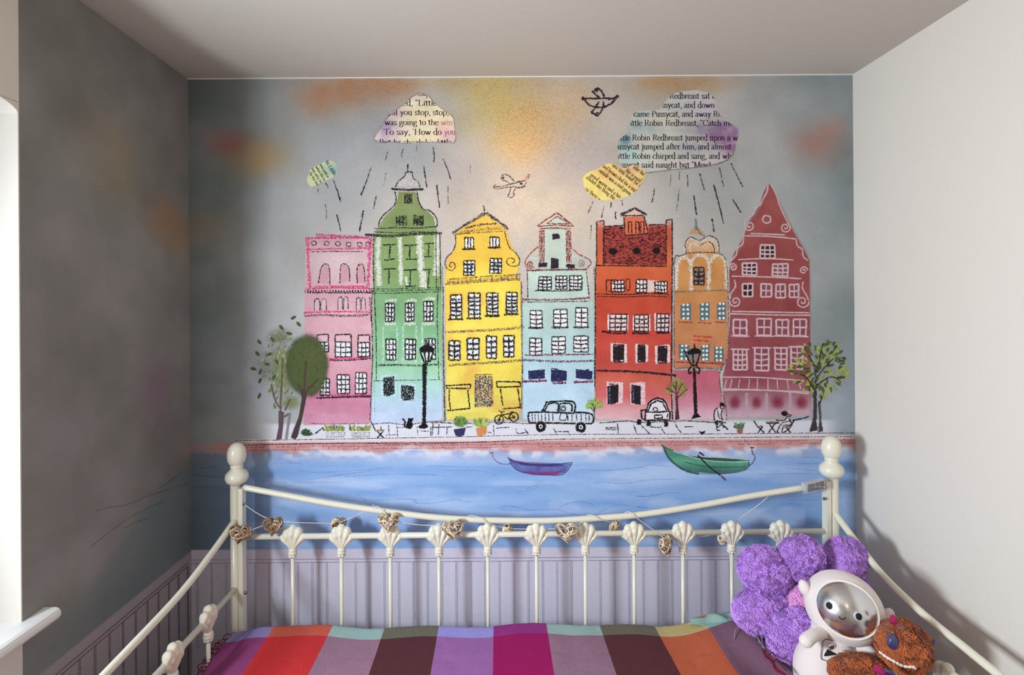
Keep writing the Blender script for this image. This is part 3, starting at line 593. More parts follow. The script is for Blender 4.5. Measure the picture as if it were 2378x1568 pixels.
for x0, y0, x1, y1 in ((184, 1180, 252, 1305), (328, 1184, 386, 1308)):
    d.rect(x0-8, y0-22, x1+28, y1+6, (228, 200, 206), 1, .66, ecov=.2); d.rect(x0, y0, x1, y1, BK, 2, .84); scribble(d, x0, y0, x1, y1, 10, 3, BK); d.stroke([(x0+12, y0+12), (x0+14, y1-14)], 4, (96, 110, 150), cov=.6, lay=4)
d.lines([[(112, 464), (110, 900), (108, 1200)], [(576, 462), (574, 900), (572, 1160), (578, 1400)]], 2.8, BK, cov=.78)
d.build('painted_house', 'red painted house with dark scribbled roof and small dormer')

# ---- orange house
d = Draw(0); OR = (208, 136, 70)
d.fill([(600, 430), (660, 388), (655, 330), (690, 292), (740, 312), (800, 286), (850, 312), (864, 385), (905, 430), (915, 620), (915, 1000), (885, 1092), (584, 1092), (590, 620)], gy([(290, (214, 176, 140)), (430, (208, 138, 66)), (620, (206, 134, 70)), (900, (204, 128, 76)), (1090, (200, 116, 84))]), ecov=.3)
d.fill([(582, 1092), (862, 1092), (880, 1250), (900, 1400), (582, 1400)], gy([(1090, (200, 84, 104)), (1200, (196, 92, 116)), (1300, (206, 124, 146)), (1400, (220, 184, 200))]), ecov=.2)
d.fill([(672, 276), (700, 232), (722, 220), (745, 236), (790, 282)], (204, 146, 92), 0, cov=.66, ecov=.15)
TL = (70, 122, 140)
d.stroke([(720, 180), (724, 250)], 6, TL, cov=.75); d.stroke([(722, 225), (748, 270), (775, 284)], 4, (96, 110, 110), cov=.66)
GW = (214, 208, 198)
for q in ([(600, 610), (606, 470), (625, 425), (655, 412), (685, 440), (692, 520), (690, 625)], [(692, 440), (720, 405), (760, 400), (795, 432), (800, 520), (794, 622)], [(806, 440), (840, 402), (880, 408), (902, 450), (904, 610)]): d.stroke(q, 9.5, GW, cov=.72, lay=1)
for q in ([(656, 388), (655, 330), (690, 296), (742, 316), (800, 290), (848, 316), (862, 384)], [(690, 380), (684, 345), (705, 325), (742, 345), (798, 322), (830, 350), (834, 386)]): d.stroke(q, 7, GW, cov=.66, lay=1)
for q in ([(610, 408), (660, 386), (655, 330), (688, 290), (742, 310), (800, 282), (852, 312), (862, 384)], [(742, 345), (798, 318), (830, 350), (832, 388)], [(660, 388), (760, 382), (868, 392), (905, 432)]): d.stroke(q, 2.4, (50, 54, 60), cov=.72)
window(d, 708, 472, 768, 580, 2, 4, (150, 120, 96), w=3.2, wf=3.2)
d.stroke([(590, 622), (740, 618), (905, 612)], 4.4, (104, 112, 98), cov=.64)
for x0, y0, x1, y1 in ((625, 688, 692, 796), (742, 684, 806, 800), (848, 680, 905, 796), (616, 936, 682, 1040), (748, 940, 804, 1044), (828, 950, 890, 1048)):
    d.rect(x0, y0, x1, y1, (82, 112, 118), 1, .86)
    for i in range(4):
        for k in (0, 1): d.blob(x0+(x1-x0)*(.3+.4*k)+random.uniform(-2, 2), y0+(y1-y0)*(i+.5)/4, 9, 9, (230, 232, 230), 2, .95, .4, n=8, rings=2)
    d.stroke([(x0-10, y1+9), (x1+10, y1+12)], 2.6, (140, 40, 50), cov=.75)
d.lines([[(705, 890), (820, 898)], [(706, 914), (800, 922)]], 4, (190, 48, 50), cov=.72); d.stroke([(585, 1086), (740, 1084), (885, 1092)], 5, (104, 116, 100), cov=.66); d.stroke([(588, 1048), (880, 1052)], 2.6, (120, 40, 40), cov=.7)
d.lines([[(584, 468), (600, 400), (612, 408)], [(590, 470), (588, 1080)], [(905, 430), (916, 620), (912, 1000), (868, 1090), (866, 1200), (900, 1300), (908, 1400)]], 3, (92, 84, 84), cov=.62)
d.build('painted_house', 'orange painted house with white arched gable and blue green spotted windows')

# ---- crimson house
fr(*FD); d = Draw(0, True); PW = (214, 188, 192)
d.fill([(355, 62), (385, 95), (410, 160), (440, 230), (500, 345), (545, 420), (588, 500), (592, 900), (598, 1392), (100, 1400), (90, 1165), (120, 1040), (132, 820), (128, 560), (150, 470), (210, 370), (240, 280), (300, 190), (325, 110)],
       gy([(60, (160, 72, 72)), (300, (160, 70, 68)), (700, (156, 66, 66)), (1000, (152, 68, 76)), (1180, (156, 72, 86)), (1260, (160, 96, 112)), (1390, (196, 160, 176))]), ecov=.25)
d.lines([[(355, 62), (338, 110), (318, 165), (295, 215), (262, 262), (228, 300)], [(360, 66), (392, 120), (430, 200), (468, 280), (520, 372), (582, 480)], [(208, 372), (196, 420), (160, 470), (135, 520)], [(585, 490), (590, 640), (590, 900)]], 7, (178, 140, 146), cov=.5, lay=1, edge=.2)
L_ = [[(350, 60), (345, 110), (318, 160), (308, 185), (278, 205), (268, 240), (225, 268), (216, 305)], [(365, 66), (398, 132), (420, 200), (450, 262), (478, 320)], [(250, 350), (340, 352), (444, 357)], [(205, 362), (360, 366), (510, 380)], [(212, 370), (205, 410), (178, 430), (170, 470), (135, 508)],
      [(510, 384), (518, 420), (545, 440), (550, 480), (578, 502)], [(180, 498), (340, 492), (495, 500)], [(145, 592), (340, 596), (540, 606)], [(145, 792), (360, 796), (586, 800)], [(130, 805), (360, 812), (590, 814)], [(158, 612), (165, 650), (140, 690), (135, 720)], [(550, 622), (546, 660), (568, 700), (580, 730)],
      [(85, 1166), (300, 1168), (555, 1186)], [(92, 1240), (340, 1240), (585, 1260)], [(98, 1232), (590, 1250)]]
d.lines(L_, 3.2, PW, cov=.8)
for cx, cy, r, a, dr in ((245, 305, 30, pi, -1), (448, 314, 30, 0, 1), (152, 542, 24, pi, 1), (552, 560, 24, 0, -1), (165, 735, 33, pi, -1), (546, 736, 38, 0, 1)): spiral(d, cx, cy, r, 1.5, a, 3.2, PW, dr, cov=.8)
circ(d, 343, 268, 23, 3.6, PW, 21, cov=.8)
for x0, y0, x1, y1, nc, nr, dk in ((305, 415, 388, 490, 3, 3, 1), (204, 518, 284, 584, 3, 3, 1), (376, 522, 462, 592, 3, 3, 0), (206, 634, 264, 708, 2, 2, 1), (310, 636, 370, 710, 2, 2, 0), (394, 638, 446, 714, 2, 2, 0), (472, 638, 524, 712, 2, 2, 0),
    (154, 840, 230, 928, 2, 2, 0), (288, 834, 368, 928, 2, 2, 0), (396, 838, 466, 928, 2, 2, 0), (497, 836, 566, 930, 2, 2, 0), (152, 1008, 230, 1124, 3, 4, 0), (274, 1000, 354, 1128, 2, 4, 0), (392, 1000, 455, 1124, 2, 4, 0), (482, 994, 548, 1118, 2, 4, 0)):
    window(d, x0, y0, x1, y1, nc, nr, (48, 24, 36) if dk else (142, 66, 80), PW, w=2.6, wf=4, lay=1)
    if y0 > 800: d.stroke([(x0-14, (y1 if y0 < 950 else y0-6)+4), (x1+14, (y1 if y0 < 950 else y0-6)+6)], 3.2, PW, cov=.8)
for x in (115, 145, 190, 245, 292, 350, 402, 460, 525): d.stroke([(x, 1178), (x-6+(x-250)*.06, 1235)], 3, PW, cov=.7)
for x0, x1 in ((118, 205), (245, 325), (352, 458), (492, 590)):
    d.blob((x0+x1)/2, 1310, (x1-x0)*.6, 62, (132, 40, 66), 1, .75, .05, fall=1.5)
for x in (228, 342, 476): d.stroke([(x, 1255), (x, 1395)], 8, (196, 170, 186), cov=.66, lay=2)
d.build('painted_house', 'dark crimson painted house with pointed gable and pale scrolls, at the right end of the row')

# ---- pavement and quay
d = Draw(6); fr(*FA)
d.lines([[(790, 1424), (900, 1416), (1000, 1428), (1120, 1412), (1240, 1404)], [(875, 1490), (950, 1488)], [(895, 1425), (897, 1490)], [(945, 1430), (950, 1500)], [(1068, 1440), (1072, 1495)], [(1150, 1440), (1152, 1495)], [(950, 1445), (1000, 1440)], [(1200, 1425), (1196, 1490)], [(1085, 1465), (1150, 1468)], [(1160, 1440), (1230, 1442)]], 2.0, (44, 50, 70), cov=.66)
fr(*FB)
d.lines([[(0, 1416), (60, 1414), (130, 1418)], [(0, 1445), (130, 1440)], [(15, 1420), (10, 1490)], [(100, 1440), (98, 1486)], [(205, 1416), (300, 1420), (400, 1412), (545, 1418)], [(380, 1430), (384, 1490)], [(398, 1448), (480, 1442)], [(515, 1452), (530, 1480), (590, 1470)], [(570, 1450), (592, 1486)], [(545, 1420), (640, 1420)], [(745, 1448), (762, 1482)], [(755, 1468), (840, 1470)], [(826, 1466), (845, 1490)], [(340, 1470), (368, 1476)], [(215, 1442), (250, 1440)]], 2.0, (30, 34, 48), cov=.72)
fr(*FC)
d.lines([[(135, 1418), (300, 1406), (400, 1414), (640, 1405), (800, 1412), (905, 1416)], [(245, 1420), (250, 1480)], [(175, 1456), (240, 1458)], [(172, 1448), (248, 1446)], [(342, 1425), (360, 1480)], [(388, 1432), (440, 1482)], [(504, 1436), (530, 1480)], [(590, 1412), (610, 1450), (632, 1478)], [(440, 1440), (500, 1446)], [(650, 1440), (705, 1440)]], 2.2, (30, 30, 40), cov=.74)
fr(*F0)
d.lines([[(545, 1023), (700, 1021), (900, 1017.5), (1100, 1013.5), (1300, 1009), (1600, 1008), (1984, 1005)], [(560, 1034), (700, 1031), (900, 1028), (1100, 1027), (1300, 1020), (1500, 1018), (1800, 1015), (1984, 1014)], [(620, 1032), (800, 1029), (960, 1031), (1180, 1024), (1320, 1019)]], 1.6, (70, 34, 42), cov=.72)
for r, yo in enumerate((7.5, 14)):
    x = 560
    while x < 1970:
        y = 1032-(x-560)*.0125+yo; L = random.uniform(12, 34)
        if random.random() < .8: d.stroke([(x, y), (x+L, y-L*.01+random.uniform(-.4, .4))], 1.0, (120, 52, 58), cov=.66)
        if random.random() < .7: d.stroke([(x, y-5), (x-.5, y)], 1.0, (120, 52, 58), cov=.7)
        x += L
d.build('painted_quay', 'white paved quay edge over a thin band of pink bricks')

# ---- water lines
NAME = ['painted_water_line', None, 'back']; d = Draw(1, True); WB = (64, 98, 160)
fr(500, 980, 3.016)
d.each([[(575, 335), (700, 352), (900, 345), (1240, 318)], [(640, 405), (850, 375), (1100, 340)], [(330, 410), (500, 425)], [(300, 305), (420, 290), (600, 288)], [(1030, 545), (1180, 545), (1380, 540), (1420, 570), (1510, 572)], [(1000, 500), (1060, 560)], [(900, 385), (1200, 365), (1500, 370)], [(1320, 720), (1440, 715), (1508, 695)], [(230, 870), (290, 880), (380, 840)], [(520, 700), (700, 690)], [(540, 420), (900, 425)]], 1.0, WB, cov=.5)
fr(*FH)
d.each([[(90, 262), (200, 258), (400, 268), (490, 260)], [(240, 290), (450, 290), (560, 310), (600, 318), (580, 332)], [(0, 500), (30, 530), (160, 525), (300, 503), (420, 520)], [(615, 565), (700, 550), (840, 575), (900, 570)], [(640, 578), (800, 582), (1020, 572), (1120, 595), (1200, 622)], [(1060, 560), (1160, 520), (1250, 520), (1310, 545)], [(1310, 622), (1400, 570), (1500, 540), (1693, 565)], [(1160, 300), (1240, 285), (1400, 290), (1693, 262)], [(1320, 382), (1380, 372), (1500, 385), (1693, 368)], [(1570, 458), (1620, 478), (1693, 480)], [(820, 420), (920, 390), (860, 430), (740, 445)], [(0, 318), (180, 322)]], 1.0, WB, cov=.52)
fr(*FI)
d.each([[(0, 320), (80, 300), (200, 305)], [(0, 410), (120, 405), (260, 398)], [(0, 515), (80, 520), (220, 495), (320, 505)], [(0, 592), (150, 610)], [(860, 365), (1000, 362), (1300, 360)], [(1080, 258), (1200, 245), (1300, 255)], [(1120, 290), (1290, 290)], [(1060, 555), (1090, 545), (1280, 548)], [(1060, 570), (1150, 580)], [(1040, 325), (1250, 340)], [(1430, 410), (1520, 430)]], 1.0, WB, cov=.52)
NAME[2] = 'left'; fr(0, 960, 2.578)
d.each([[(535, 803), (680, 690), (800, 610), (975, 528)], [(740, 553), (850, 510), (1000, 455), (1125, 420)], [(850, 500), (980, 430), (1120, 330)], [(740, 690), (800, 655), (880, 630)], [(560, 590), (640, 565), (740, 552)]], 1.6, (52, 58, 62), cov=.5)
NAME[2] = 'back'
d.each([[(1140, 710), (1180, 705), (1220, 682), (1260, 695), (1330, 688)], [(1155, 362), (1200, 372), (1290, 380), (1360, 378)], [(1150, 440), (1240, 438), (1375, 455)], [(1200, 328), (1290, 322)]], 1.6, (44, 56, 66), cov=.5)


# ---- panelling lines
d = Draw(1, True); LN = (150, 146, 170)
def U(X, Y): return (X*math.cos(ROLL)+Y*math.sin(ROLL)+CX, -X*math.sin(ROLL)+Y*math.cos(ROLL)+CY)
fr(*F0)
for Yl in (594.5, 602): d.stroke([U(-713, Yl), U(0, Yl), U(830, Yl)], 1.3, LN, cov=.72, jit=.15, edge=.7)
x = -700.0; PST = 33.4
while x < 826:
    for o in (0, 3.2): d.stroke([U(x+o, 602.5), U(x+o, 700), U(x+o, 800)], 0.95, LN, cov=.66, jit=.12, edge=.75)
    x += PST
d.build('painted_panelling', 'pale lilac printed tongue and groove panelling')
d = Draw(1, True)
def UL(y, z):
    X = XL*F/y; Y = (H-z)*F/y; return U(X, Y)
for Yl in (594.5, 602): z = H-Yl*DW/F; d.stroke([UL(1.16+.02*i, z) for i in range(31)], 1.6, (112, 92, 100), cov=.74, jit=.1, sm=False, edge=.7)
y = DW-.02
while y > 1.17:
    for o in (0, -.005): d.stroke([UL(y+o, H-602.5*DW/F), UL(y+o, .5), UL(y+o, .3)], 1.4, (112, 98, 108), cov=.66, jit=.1, edge=.7)
    y -= PST*DW/F
d.build('painted_panelling', 'printed panelling lines on the window wall', 'left')

# ---- trees and street things
d = Draw(7); fr(*FA); d.fine = True
for x, y, rx, ry, c, a in ((250, 1090, 125, 260, (128, 138, 90), .72), (230, 900, 120, 95, (118, 126, 92), .6), (150, 1080, 120, 180, (122, 130, 112), .5), (300, 1290, 95, 75, (126, 138, 84), .66)): d.blob(x, y, rx, ry, c, 0, a, 0, n=20, rings=4, fall=1.6)
random.seed(3)
for _ in range(80):
    a = random.uniform(0, 2*pi); r = random.random()**.5; x, y = 230+110*r*math.cos(a), 1090+240*r*math.sin(a); d.leaf(x, y, 26, 11, -1.1+random.uniform(-.3, .3), (112, 122, 74) if random.random() < .6 else (168, 176, 124), 1, .7)
for x, y in ((318, 778), (350, 818), (245, 838), (192, 910), (292, 874), (112, 926), (100, 996), (172, 1000), (76, 1088), (118, 1106), (116, 1160), (112, 1252), (160, 1060), (218, 1046), (200, 1140)): d.leaf(x, y, 40, 20, random.choice((-.5, .9, -1.2, .2)), (72, 82, 50), 2, .85)
d.lines([[(255, 1020), (248, 1180), (240, 1300), (245, 1380)], [(185, 1180), (205, 1270), (238, 1330)], [(300, 1270), (268, 1340)], [(290, 1360), (262, 1380)]], 4.5, (104, 84, 80), lay=3, cov=.75)
d.fill([(228, 1340), (262, 1345), (258, 1430), (246, 1522), (212, 1524), (228, 1440)], (96, 74, 82), 3)
d.fill([(288, 1350), (310, 1350), (292, 1460), (285, 1520), (262, 1520)], (136, 134, 138), 2, cov=.7)
d.build('painted_tree', 'pale olive painted tree with loose dark leaves, furthest left')
d = Draw(11, True)
d.blob(402, 1070, 146, 212, (78, 88, 50), 0, 1.1, .2, n=28, rings=5, wob=.03); d.blob(430, 1020, 90, 130, (92, 100, 58), 1, .5, 0, n=20, rings=4, fall=1.4)
for i in range(70):
    a = random.uniform(0, 2*pi); r = random.random()**.5; d.leaf(402+130*r*math.cos(a), 1070+190*r*math.sin(a), 12, 5, -.7, (54, 62, 34), 2, .75)
d.lines([[(395, 1040), (388, 1150), (380, 1270)], [(345, 1180), (375, 1230)], [(470, 1150), (410, 1210), (390, 1240)]], 4.5, (80, 60, 54), lay=3, cov=.8)
d.fill([(362, 1215), (388, 1210), (398, 1260), (374, 1380), (345, 1500), (330, 1518), (298, 1516), (320, 1450), (350, 1380), (368, 1270)], (74, 54, 54), 4)
d.build('painted_tree', 'dark green egg shaped painted tree on the left')
def lantern(kind, base):
    d = Draw(base)
    if kind == 0:
        fr(*FA)
        d.fill([(1098, 1050), (1130, 1045), (1126, 1150), (1122, 1420), (1140, 1442), (1070, 1450), (1098, 1420), (1100, 1200)], (16, 15, 18), 0); d.blob(1106, 1440, 36, 14, (16, 15, 18), 1)
        d.fill([(1092, 988), (1166, 985), (1145, 1042), (1112, 1046)], (214, 216, 210), 1); d.fill([(1078, 966), (1100, 950), (1128, 938), (1155, 950), (1176, 970), (1168, 990), (1088, 990)], (16, 15, 18), 2)
        d.lines([[(1088, 985), (1110, 1046), (1146, 1042), (1168, 985)], [(1112, 990), (1120, 1042)], [(1140, 990), (1136, 1042)], [(1126, 912), (1128, 945)], [(1105, 1060), (1135, 1058)], [(1103, 1110), (1130, 1110)]], 3.4, (16, 15, 18), lay=3, sm=False, cov=.95)
    else:
        fr(*FC)
        d.fill([(702, 1080), (718, 1080), (724, 1200), (732, 1360), (762, 1392), (690, 1394), (708, 1360), (702, 1200)], (16, 15, 18), 0)
        d.fill([(672, 990), (746, 985), (722, 1060), (696, 1062)], (130, 120, 120), 1, cov=.75); d.fill([(660, 992), (690, 968), (712, 960), (740, 968), (756, 988), (742, 1002), (674, 1004)], (16, 15, 18), 2)
        d.lines([[(650, 975), (690, 1060), (722, 1062), (746, 990)], [(700, 1000), (706, 1060)], [(710, 935), (712, 965)], [(695, 1075), (676, 1095), (682, 1118), (694, 1108)], [(722, 1075), (742, 1090), (736, 1116), (724, 1108)], [(690, 1068), (730, 1068)]], 3.0, (16, 15, 18), lay=3, cov=.92)
    d.build('painted_street_lamp', ('black painted street lamp in front of the green house', 'black painted street lamp with scrolls in front of the orange house')[kind])
lantern(0, 11); lantern(1, 11)
fr(*FC); d = Draw(7)
for x, y, r in ((605, 1160, 34), (560, 1210, 32), (640, 1200, 36), (600, 1200, 40), (580, 1180, 30), (640, 1240, 28), (545, 1230, 22)): d.blob(x, y, r, r*.9, random.choice(((132, 132, 64), (150, 150, 80), (120, 110, 66))), 0, .68, .1, wob=.2)
for _ in range(30): a = random.uniform(0, 6.3); r = random.uniform(20, 68); d.leaf(600+r*math.cos(a), 1205+r*.9*math.sin(a), 14, 8, a, (150, 156, 76), 1, .75)
d.lines([[(603, 1260), (600, 1220), (580, 1180)], [(602, 1260), (625, 1200), (640, 1180)], [(600, 1240), (560, 1215), (540, 1210)], [(604, 1270), (650, 1225), (668, 1215)], [(600, 1225), (602, 1160)]], 2.4, (84, 50, 42), lay=2)
d.fill([(595, 1250), (612, 1250), (614, 1330), (622, 1398), (592, 1400), (598, 1330)], (72, 44, 44), 2); d.build('painted_tree', 'bare brown painted tree with olive leaf tufts beside the red house')
d = Draw(7)
d.blob(104, 1308, 50, 44, (150, 180, 80), 0, .6, .05, wob=.2)
for _ in range(80): a = random.uniform(-pi-.35, .35); r = random.uniform(12, 52); d.leaf(104+r*math.cos(a), 1318+r*.95*math.sin(a), 20, 7, a, random.choice(((146, 178, 70), (164, 190, 84), (116, 150, 60))), 0, .8)
d.lines([[(104, 1395), (102, 1330), (92, 1300)], [(102, 1345), (112, 1310)], [(102, 1350), (84, 1325)]], 2.2, (70, 48, 44), lay=1); d.build('painted_tree', 'tiny bright green painted sapling beside the pickup truck')
fr(*FD); d = Draw(7)
for x, y, rx, ry in ((620, 1010, 80, 60), (690, 1060, 90, 90), (560, 1110, 80, 90), (650, 1180, 80, 80), (740, 1030, 50, 50), (590, 1200, 50, 60), (660, 1270, 36, 40), (520, 1060, 40, 50)): d.blob(x, y, rx, ry, (148, 156, 92), 0, .42, 0, wob=.2, fall=1.4)
for _ in range(170):
    a = random.uniform(0, 6.3); r = random.random()**.6; x, y = 642+165*r*math.cos(a), 1118+170*r*math.sin(a)*.98
    if y > 1240 and (x < 570 or x > 720): continue
    d.leaf(x, y, random.uniform(28, 44), random.uniform(13, 19), random.choice((a, a+random.uniform(-.8, .8))), random.choice(((74, 88, 44), (84, 98, 50), (166, 178, 78), (150, 164, 74), (64, 74, 42))), 1+(_ % 2), .85)
d.lines([[(618, 1250), (622, 1180), (612, 1100), (580, 1040)], [(622, 1215), (700, 1165), (750, 1180)], [(625, 1170), (680, 1100), (720, 1060)], [(618, 1150), (640, 1080), (650, 1020)], [(612, 1240), (570, 1170), (530, 1150)], [(640, 1330), (660, 1270)]], 3, (60, 46, 50), lay=4)
d.fill([(606, 1240), (628, 1240), (628, 1340), (626, 1420), (634, 1476), (584, 1478), (604, 1400), (608, 1330)], (64, 50, 56), 4); d.fill([(632, 1300), (648, 1300), (654, 1400), (664, 1478), (632, 1480), (640, 1400)], (76, 62, 68), 3, cov=.85)
d.build('painted_tree', 'green leafy painted tree with two trunks at the far right of the quay')
# planters, pots, cat, vehicles, bicycle, people
def pot_leaves(d, cx, cy, n, L, cols, spread=1.1, w=8):
    for i in range(n):
        a = -pi/2+random.uniform(-spread, spread); l = L*random.uniform(.6, 1.05); d.leaf(cx+l*.5*math.cos(a)+random.uniform(-w, w), cy+l*.5*math.sin(a), l, L*.25, a, random.choice(cols), 1+i % 2, .9)
fr(*FA); d = Draw(9)
for i in range(40): a = random.uniform(-pi, 0); d.leaf(396+30*math.cos(a)*random.random(), 1492+26*math.sin(a), 36, 9, a, random.choice(((42, 74, 48), (58, 96, 56), (30, 56, 36))), 1, .9)
d.stroke([(450, 1482), (478, 1460), (498, 1444)], 2.6, BK); d.build('painted_bush', 'small dark green painted bush under the left trees')
for x0, x1, cx, lb in ((506, 632, 570, 'left of the two'), (660, 782, 722, 'right of the two')):
    d = Draw(9); d.fill([(x0, 1468), (x1, 1466), (x1-3, 1508), (x0+5, 1510)], (224, 226, 232), 0); d.lines([[(x0+6, 1478), (x1, 1476)], [(x0+6, 1490), (x1, 1488)], [(x0+10, 1501), (x1-4, 1499)]], 1.5, (40, 42, 54), lay=3, cov=.75)
    for k in range(7): pot_leaves(d, x0+10+(x1-x0-20)*k/6, 1468, 4, 44 if lb[0] == 'r' else 50, ((128, 138, 74), (150, 158, 82), (92, 108, 58), (170, 170, 90)), .8)
    d.build('painted_planter', 'white painted planter box of grasses, '+lb)
d = Draw(9); d.lines([[(812, 1462), (870, 1460)], ], 3.4, (150, 116, 70), lay=1); d.lines([[(825, 1466), (864, 1506)], [(862, 1466), (826, 1506)], [(848, 1440), (850, 1460)]], 2.6, BK); d.lines([[(790, 1408), (812, 1458)]], 1.8, BK); d.build('painted_folding_table', 'tiny painted folding table beside the planters')
d = Draw(9); CB = (14, 13, 16); d.blob(1022, 1428, 20, 26, CB, 0, 1.1, .6); d.blob(1027, 1400, 15, 13, CB, 1, 1.1, .6); d.fill([(1012, 1398), (1014, 1382), (1026, 1392), (1036, 1390), (1047, 1382), (1042, 1402)], CB, 2); d.lines([[(1006, 1446), (992, 1430), (994, 1405), (978, 1392)]], 3, CB, cov=1); d.build('painted_cat', 'black painted cat beside the street lamp')
fr(*FB); d = Draw(9); d.blob(180, 1408, 49, 40, (106, 140, 70), 0, 1, .2, wob=.1, n=20)
for _ in range(40): a = random.uniform(0, 6.3); r = random.uniform(5, 38); d.leaf(180+r*math.cos(a), 1406+r*.8*math.sin(a), 16, 9, a, random.choice(((82, 118, 58), (128, 160, 84), (64, 96, 50))), 1, .85)
d.fill([(136, 1448), (214, 1444), (202, 1494), (176, 1502), (150, 1496)], (52, 44, 92), 3); d.build('painted_pot_plant', 'round green painted bush in a dark blue pot')
d = Draw(9); pot_leaves(d, 308, 1440, 34, 66, ((120, 156, 78), (154, 176, 92), (76, 108, 60), (182, 190, 110)), 1.35, 12); d.fill([(272, 1440), (342, 1436), (334, 1496), (284, 1498)], (222, 134, 62), 3); d.build('painted_pot_plant', 'spiky green painted plant in an orange pot')
d = Draw(9)
for x, y in ((415, 1397), (505, 1380)):
    circ(d, x, y, 27, 2.4, BK, lay=3); circ(d, x, y, 6, 2, BK)
    for k in range(6): d.stroke([(x, y), (x+25*math.cos(k*1.05), y+25*math.sin(k*1.05))], 1, BK, cov=.7)
d.lines([[(415, 1397), (432, 1352), (412, 1340)], [(430, 1350), (448, 1346)], [(434, 1368), (490, 1358), (505, 1380)], [(432, 1362), (466, 1394), (492, 1356)], [(466, 1394), (505, 1380)], [(482, 1352), (502, 1350)]], 2.4, BK, sm=False); d.build('painted_bicycle', 'black painted bicycle in front of the yellow house')
d = Draw(9); BKV = (16, 15, 18)
d.fill([(594, 1352), (975, 1358), (980, 1416), (598, 1412)], (206, 216, 228), 0, cov=.8); d.fill([(676, 1348), (706, 1294), (860, 1290), (868, 1352)], (196, 214, 226), 0, cov=.75)
d.lines([[(592, 1352), (598, 1412), (640, 1414)], [(694, 1416), (880, 1420)], [(938, 1420), (982, 1416), (974, 1362), (866, 1352)], [(592, 1354), (676, 1350), (780, 1354), (870, 1358)], [(672, 1352), (700, 1300), (712, 1290), (862, 1288), (872, 1354)], [(690, 1348), (716, 1302), (772, 1300), (770, 1348)], [(784, 1348), (784, 1302), (850, 1302), (856, 1348)]], 3.2, BKV, cov=.92)
for x in (615, 632, 652, 672, 694, 716, 740, 830, 856, 884, 912, 940, 960): d.stroke([(x, 1362), (x+2, 1404)], 2, BKV, cov=.8)
for x, y in ((668, 1438), (910, 1442)): d.blob(x, y, 33, 34, BKV, 2, 1.1, .5, n=18); d.blob(x, y, 14, 15, (206, 208, 214), 3, 1, .5); d.blob(x, y, 6, 6, BKV, 4, 1, .6)
circ(d, 804, 1328, 15, 2.6, BKV); d.lines([[(790, 1350), (784, 1395), (822, 1395), (820, 1350)], [(798, 1324), (815, 1318)]], 2.2, BKV); d.build('painted_truck', 'white painted pickup truck with a driver, outlined in black')
fr(*FC); d = Draw(9)
d.fill([(416, 1350), (440, 1290), (485, 1268), (526, 1276), (560, 1348), (562, 1400), (418, 1402)], (226, 220, 226), 0, cov=.9)
d.lines([[(418, 1350), (432, 1300), (458, 1276), (486, 1266), (520, 1274), (540, 1300), (556, 1346)], [(430, 1346), (446, 1304), (486, 1280), (518, 1290), (542, 1340)], [(414, 1350), (485, 1352), (560, 1346)], [(414, 1350), (412, 1402), (562, 1398), (562, 1346)], [(388, 1345), (392, 1390), (412, 1400)], [(384, 1342), (418, 1338)], [(470, 1370), (470, 1390), (516, 1388), (516, 1368), (470, 1370)], [(548, 1360), (545, 1385)]], 3.2, BKV, sm=False, cov=.92)
for q in ([(432, 1402), (434, 1436)], [(540, 1402), (540, 1440)], [(378, 1395), (374, 1428)]): d.stroke(q, 7.5, BKV, cov=1)
circ(d, 474, 1335, 15, 2.4, BKV, 10); d.build('painted_car', 'small white painted car seen from the front, outlined in black')
def person(base): return Draw(base)
fr(*FD); d = Draw(9); d.fill([(45, 1355), (70, 1335), (90, 1345), (88, 1400), (84, 1430), (46, 1428)], (214, 208, 216), 0, cov=.7)
d.lines([[(66, 1340), (50, 1352), (42, 1385), (48, 1425)], [(88, 1352), (84, 1385), (92, 1408)], [(62, 1355), (72, 1395), (88, 1402)], [(56, 1420), (62, 1452), (84, 1436), (105, 1448), (122, 1466)], [(62, 1435), (60, 1466), (80, 1466)], [(92, 1440), (98, 1455)]], 2.2, BKV)
circ(d, 90, 1335, 12, 2, BKV); d.fill([(70, 1330), (78, 1308), (98, 1312), (104, 1324), (116, 1324), (100, 1332)], BKV, 2, cov=.85); scribble(d, 48, 1412, 92, 1436, 10, 2.4, BKV); d.build('painted_person', 'painted person in a cap bending forward beside the orange house')
d = Draw(9); d.fill([(425, 1420), (445, 1395), (480, 1405), (478, 1440), (430, 1445), (415, 1470)], (214, 206, 214), 0, cov=.75)
d.blob(443, 1372, 20, 18, BKV, 2, .85, .4); d.lines([[(455, 1368), (470, 1380), (486, 1382)], [(450, 1385), (478, 1392)], [(455, 1395), (440, 1412), (395, 1410)], [(470, 1400), (482, 1425), (478, 1445)], [(430, 1425), (470, 1415), (480, 1420)], [(428, 1430), (412, 1450), (402, 1478), (412, 1480)], [(440, 1438), (428, 1478), (440, 1480)], [(446, 1440), (480, 1438)]], 2.2, BKV); d.build('painted_person', 'painted person with long dark hair sitting at the café table')
d = Draw(9); d.lines([[(340, 1422), (412, 1422)], ], 4, (150, 104, 84), lay=1); d.lines([[(340, 1428), (412, 1426)], [(352, 1428), (394, 1482)], [(390, 1428), (352, 1482)]], 2.6, BKV); d.build('painted_folding_table', 'painted café table between two folding chairs')
